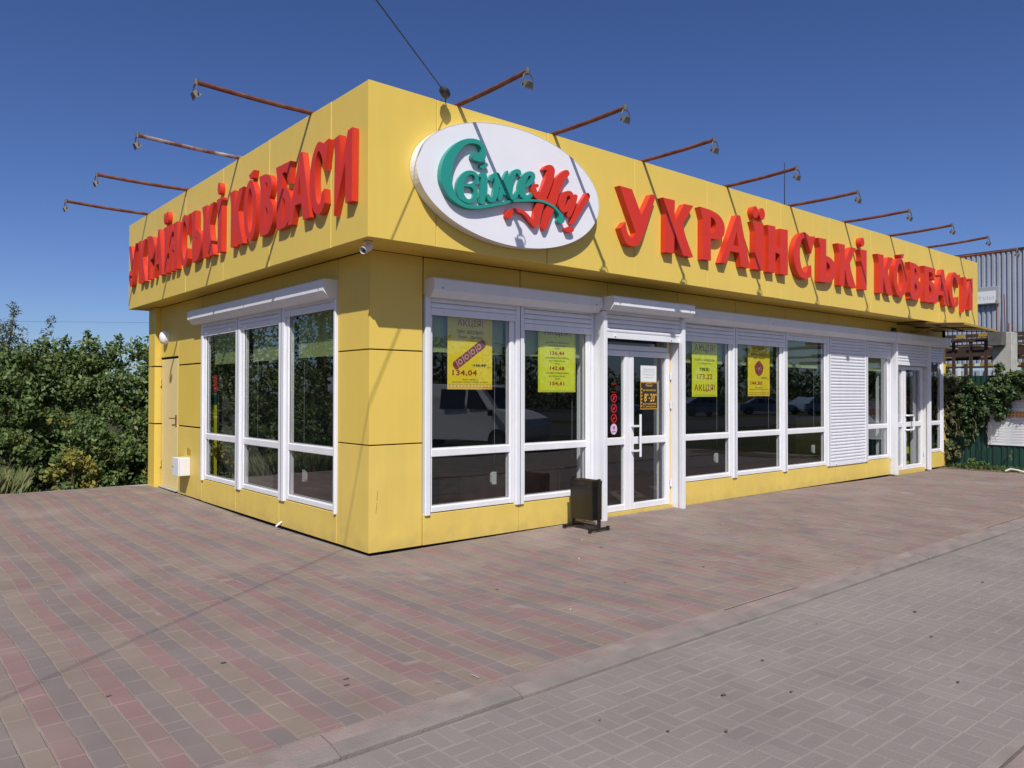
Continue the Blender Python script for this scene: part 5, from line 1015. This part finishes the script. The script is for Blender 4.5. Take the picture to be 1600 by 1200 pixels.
# ---------------------------------------------------------------- canopy over the far entrance
cn = empty('entrance_canopy', (11.7, -.5, 2.7), 'thin sloping metal canopy over the far glass door', 'canopy')
def zc(x, y): return 2.795+y*.062-(x-11.0)*.028
mb = MB(); V = [(11.0, .0), (12.6, .0), (12.6, -1.14), (11.0, -1.14)]
mb.add([(x, y, zc(x, y)) for x, y in V]+[(x, y, zc(x, y)+.012) for x, y in V], [(0, 1, 2, 3), (4, 5, 6, 7), (0, 1, 5, 4), (1, 2, 6, 5), (2, 3, 7, 6), (3, 0, 4, 7)]); mb.build('canopy_sheet', M['canopy'], cn)
for (a, b) in (((11.0, -.02), (11.0, -1.14)), ((12.6, -.02), (12.6, -1.14)), ((11.0, -1.14), (12.6, -1.14)), ((11.8, -.02), (11.8, -1.1)), ((11.02, -.6), (12.58, -.6))):
    mb = MB(); mb.tube([(a[0], a[1], zc(*a)-.016), (b[0], b[1], zc(*b)-.016)], .014, 4); mb.build('frame_bar', M['beamyellow' if a[1] == -1.14 else 'beambrown'], cn)
mb = MB(); mb.tube([(11.6, -.01, 2.66), (11.15, -.8, zc(11.15, -.8)-.03)], .010, 6); mb.build('strut', M['beamyellow'], cn)
mb = MB(); mb.box(10.78, 10.88, -.06, -.005, 2.64, 2.70, c=.004); mb.build('junction_box', M['darkmetal'], cn)
# ---------------------------------------------------------------- concrete column, market shed, warehouse
cl = empty('concrete_column', (18.2, .43, 0), 'square concrete column with a darker block at its head and rebars sticking up', 'column')
mb = MB(); mb.box(18.0, 18.42, .215, .64, -.2, 3.02, c=.012); mb.build('shaft', M['concrete'], cl)
mb = MB(); mb.box(17.72, 17.985, .33, .66, 2.68, 3.03, c=.012); mb.build('corbel', M['darkconcrete'], cl)
for (y, dy, h) in ((.50, -.03, 1.0), (.40, .02, .98), (.58, .02, .85), (.33, -.01, .25), (.24, 0, .3)):
    mb = MB(); mb.tube([(18.15, y, 3.0), (18.15, y+dy, 3.0+h)], .012, 5); mb.build('rebar', M['rust'], cl)
sh_ = empty('market_shed', (20.5, 0, 0), 'open market shed frame with brown and yellow beams behind the fence', 'shed')
for (x, z, h, m) in ((19.4, 2.90, .10, 'beambrown'), (20.6, 3.10, .10, 'beambrown'), (19.5, 2.62, .07, 'beambrown'), (20.2, 2.44, .10, 'beambrown'), (22.0, 2.27, .06, 'beambrown'), (21.0, 2.72, .10, 'beambrown')):
    mb = MB(); mb.box(x, x+.08, -7, 5, z, z+h); mb.build('beam', M[m], sh_)
for (ya, yb, z) in ((1.70, 1.90, 3.0), (.95, 1.35, 3.02), (.62, .80, 2.96), (-.35, -.05, 2.98), (-1.2, -.8, 3.0), (2.6, 2.85, 2.99)):
    mb = MB(); mb.box(19.2, 19.3, ya, yb, z, z+.10); mb.build('yellow_bracket', M['beamyellow'], sh_)
for i in range(14):
    mb = MB(); mb.box(22.0, 22.06, 3.4-i*.5, 3.4-i*.5+.34, 2.335, 2.42); mb.build('yellow_board', M['beamyellow'], sh_)
for i in range(9):
    y = 3.6-i*.95
    mb = MB(); mb.box(19.6, 20.7, y-.28, y+.28, 2.79, 2.81); mb.build('roof_board', M['tanboard'], sh_)
for i in range(8):
    y = 3.2-i*.98
    mb = MB(); mb.box(19.8, 20.5, y-.25, y+.25, 2.50, 2.52); mb.build('roof_board', M['tanboard'], sh_)
for y in (3.0, 2.05, 1.62, 1.25, .95, -.35, -1.1, -2.4):
    mb = MB(); mb.box(19.42, 19.49, y-.035, y+.035, -.2, 2.9); mb.build('post', M['beambrown'], sh_)
for y in (2.6, 1.1, -.2): 
    mb = MB(); mb.box(21.9, 21.98, y-.04, y+.04, -.2, 2.4); mb.build('post', M['beambrown'], sh_)
mb = MB(); mb.box(19.41, 19.47, 1.88, 1.94, 1.7, 2.2); mb.build('pale_bracket', M['paper'], sh_)
mb = MB(); mb.box(23.0, 23.1, -7, 5, 2.55, 3.05); mb.build('shade_backing', M['beambrown'], sh_)  # dark brown sheet standing in for the shade inside the shed
wh = empty('warehouse', (28, 2, 0), 'tall warehouse clad in grey corrugated metal sheets behind the shed', 'warehouse')
for i in range(4):
    y1 = 10-i*4.5; corr(28.0+.01*(i % 2), y1-4.5, y1, 2.62, 6.67, .165, .05).build('cladding_sheet', M['corr'], wh, fix=False)
mb = MB(); mb.box(27.93, 28.1, -8, 10, 6.66, 6.72); mb.build('roof_trim', M['beambrown'], wh)
corr(27.9, -8, 10, -.2, 2.35, .28, .06).build('lower_cladding', M['corr'], wh, fix=False)
mb = MB(); mb.box(28.05, 40, -8, 10, 6.3, 6.64); mb.build('roof', M['corr'], wh)
mb = MB(); mb.box(28.2, 40, 9.6, 10, -.2, 6.3); mb.box(28.2, 40, -8, -7.6, -.2, 6.3); mb.build('side_wall', M['corr'], wh)
ws = empty('warehouse_sign', (27.9, 4.1, 4.8), 'small white sign with purple lettering on the grey warehouse', 'sign')
mb = MB(); mb.box(27.80, 27.92, 3.52, 4.9, 4.76, 5.40, c=.01); mb.build('frame', M['greypr'], ws)
mb = MB(); mb.box(27.785, 27.798, 3.62, 4.86, 4.80, 5.24); mb.build('sign_face', M['paper'], ws)
mb = MB(); fns = lambda u, v: (27.78, -u, v); text(mb, 'КУТИИ', -4.1, 4.93, .85, .12, fns, bold=0); mb.build('lettering', M['pink'], ws, fix=False)
# ---------------------------------------------------------------- what the glass reflects: a van, parked cars, trees
def vehicle(name, loc, rz, L_, W2, prof, cab, m, label, cat_, wheels, wr, grp=None):
    """prof: side outline (u,z) of the body; cab: list of window polygons on the side"""
    root = empty(name, loc, label, cat_, grp); root.rotation_euler = (0, 0, rz); base = Vector(loc)
    def sub(mb, nm, mm, **k):
        A = np.array(mb.v)+np.array(loc); mb.v = [tuple(p) for p in A]; return mb.build(nm, mm, root, **k)
    mb = MB(); n = len(prof); zt = max(p[1] for p in prof)
    def ww(z): return W2*(1-.16*max(0, (z-.95)/(zt-.95+1e-6))**1.5)
    V = []
    for s_ in (-1, -.86, .86, 1):
        for u, z in prof:
            k = .96 if abs(s_) == 1 else 1
            V.append((u*(k if 1 else 1), s_*ww(z)*(1 if abs(s_) == 1 else 1), z if abs(s_) != 1 else .02+z*.985))
    F = [tuple(range(n)), tuple(range(3*n, 4*n))]
    for j in range(3):
        for i in range(n): F.append((j*n+i, j*n+(i+1) % n, (j+1)*n+(i+1) % n, (j+1)*n+i))
    mb.add(V, F); sub(mb, 'body', M[m])
    for poly in cab:
        for s_ in (-1, 1):
            mb = MB(); mb.add([(u*.96, s_*(ww(z)+.006), z) for u, z in poly], [tuple(range(len(poly)))]); sub(mb, 'window', M['carglass'], fix=False)
    ws_ = [p for p in prof]
    for (u0, z0, u1, z1) in wheels[1]:
        mb = MB(); mb.add([(u0+.01, -ww(z0)*.82, z0), (u0+.01, ww(z0)*.82, z0), (u1+.01, ww(z1)*.82, z1), (u1+.01, -ww(z1)*.82, z1)], [(0, 1, 2, 3)]); o_ = sub(mb, 'windscreen', M['carglass'], fix=False)
    for u in wheels[0]:
        for s_ in (-1, 1):
            mb = MB(); mb.tube([(u, s_*(W2-.16), wr), (u, s_*(W2+.012), wr)], wr, 18); wo = sub(mb, 'wheel', M['rubber'])
            mb = MB(); mb.tube([(u, s_*(W2+.013), wr), (u, s_*(W2+.022), wr)], wr*.6, 12); mb.v = [tuple(p) for p in np.array(mb.v)+np.array(loc)]; mb.build('rim', M['zinc'], wo)
    for s_ in (-1, 1):
        um = max(p[0] for p in prof); mb = MB(); mb.box(um*.96-.12, um*.96+.02, s_*W2*.72-.13, s_*W2*.72+.13, .62, .78, c=.02); sub(mb, 'headlight', M['whitepr'])
        mb = MB(); mb.box(um*.52, um*.52+.14, s_*(W2+.06)-.06, s_*(W2+.06)+.06, 1.02, 1.2, c=.02); sub(mb, 'side_mirror', M['darkmetal'])
    return root
VP = [(-2.5, .32), (2.35, .28), (2.48, .45), (2.5, .72), (2.38, .92), (1.95, 1.10), (1.55, 1.22), (.98, 1.88), (.80, 1.95), (-2.35, 1.98), (-2.5, 1.85)]
vehicle('white_van', (10.9, -12.9, -.2), 1.2, 5, .92, VP, [[(.55, 1.20), (1.30, 1.20), (.85, 1.78), (.55, 1.80)], [(-.45, 1.20), (.45, 1.20), (.45, 1.80), (-.45, 1.80)]], 'vanwhite', 'white van standing behind the photographer, mirrored in the first window', 'van', ([-1.65, 1.6], [(1.57, 1.22, 1.0, 1.86)]), .33)
CP = [(-2.1, .3), (2.05, .28), (2.15, .5), (2.08, .78), (1.25, .92), (.55, 1.38), (-.85, 1.42), (-1.65, .98), (-2.1, .92), (-2.15, .5)]
CW = [[(-.75, .95), (-.05, .95), (-.05, 1.34), (-.68, 1.35)], [(.02, .95), (1.0, .95), (.5, 1.31), (.02, 1.34)], [(-1.4, .97), (-.82, .97), (-.8, 1.33)]]
proto = vehicle('parked_car', (46, -29.5, -.2), .3, 4.3, .84, CP, CW, 'carblue', 'blue-grey parked car behind the photographer, leftmost in the window reflections', 'car', ([-1.35, 1.35], [(1.2, .95, .56, 1.37), (-1.62, 1.0, -.88, 1.40)]), .31, 'parked cars mirrored in the windows')
def tree_copy(o, parent=None):
    c = o.copy(); COL.objects.link(c); c.parent = parent
    for ch in list(o.children): tree_copy(ch, c)
    return c
for (x, y, rz, l) in [(51, -27, .9, 'parked car next to the blue-grey one behind the photographer'), (54, -24.5, .2, 'parked car in the middle of the row mirrored in the windows'), (40, -33, 1.2, 'parked car at the near end of the mirrored row'), (60, -28, .6, 'parked car mirrored in the window beside the closed shutter'), (66, -24, .3, 'parked car at the far end of the mirrored row')]:
    c = tree_copy(proto); c.location = (x, y, -.2); c.rotation_euler = (0, 0, rz); c['label'] = l
def big_tree(x, y, z0, h, r, n, size, label, m='leaf1', grp=None):
    root = empty('broad_tree', (x, y, z0), label, 'tree', grp); nc = 70
    th = rng.uniform(0, 6.28, nc); ph = np.arccos(rng.uniform(-.7, 1, nc)); q = rng.uniform(.45, 1, nc)
    C = np.stack([x+r*q*np.sin(ph)*np.cos(th), y+r*q*np.sin(ph)*np.sin(th), z0+h-r*.9+r*.95*q*np.cos(ph)], 1)
    P, _ = clumps(C, n, [r*.26]*3); leaf_mesh('crown', P, size, [M[m]], np.zeros(n, int), (0, 0, .6), root)
    mb = MB(); mb.tube([(x, y, z0), (x+.1, y, z0+h*.35), (x, y+.1, z0+h*.7)], [.22, .17, .08], 8); mb.build('trunk', M['bark'], root)
TG = 'trees mirrored in the left windows'; TH2 = 'trees mirrored in the right windows'
for i, (x, y, h, r) in enumerate([(-4.3, 17.5, 6.2, 2.3), (-6.8, 14.5, 5.8, 2.6), (-9.6, 11.5, 5.8, 2.5), (-6.0, 22, 8.0, 3.0), (-10.5, 18.5, 8.0, 3.2), (-12.5, 7, 6, 2.6)]):
    big_tree(x, y, -.3, h, r, 5000, .16, ['broad tree mirrored in the far left window', 'broad tree mirrored in the middle left window', 'broad tree mirrored in the near left window', 'tallest broad tree behind the others in the left window reflections', 'broad tree farthest out behind the middle one', 'broad tree standing alone beside the plaza'][i], grp=TG)
for i, x in enumerate(range(28, 120, 8)):
    big_tree(x+3*math.sin(i*2.1), -62-4*math.cos(i*1.7)+x*.22, -.4, 6.2+1.2*math.sin(i*1.3), 4.3, 1500, .55, 'distant broad tree in the row behind the parked cars, seen only in reflection', grp=TH2)
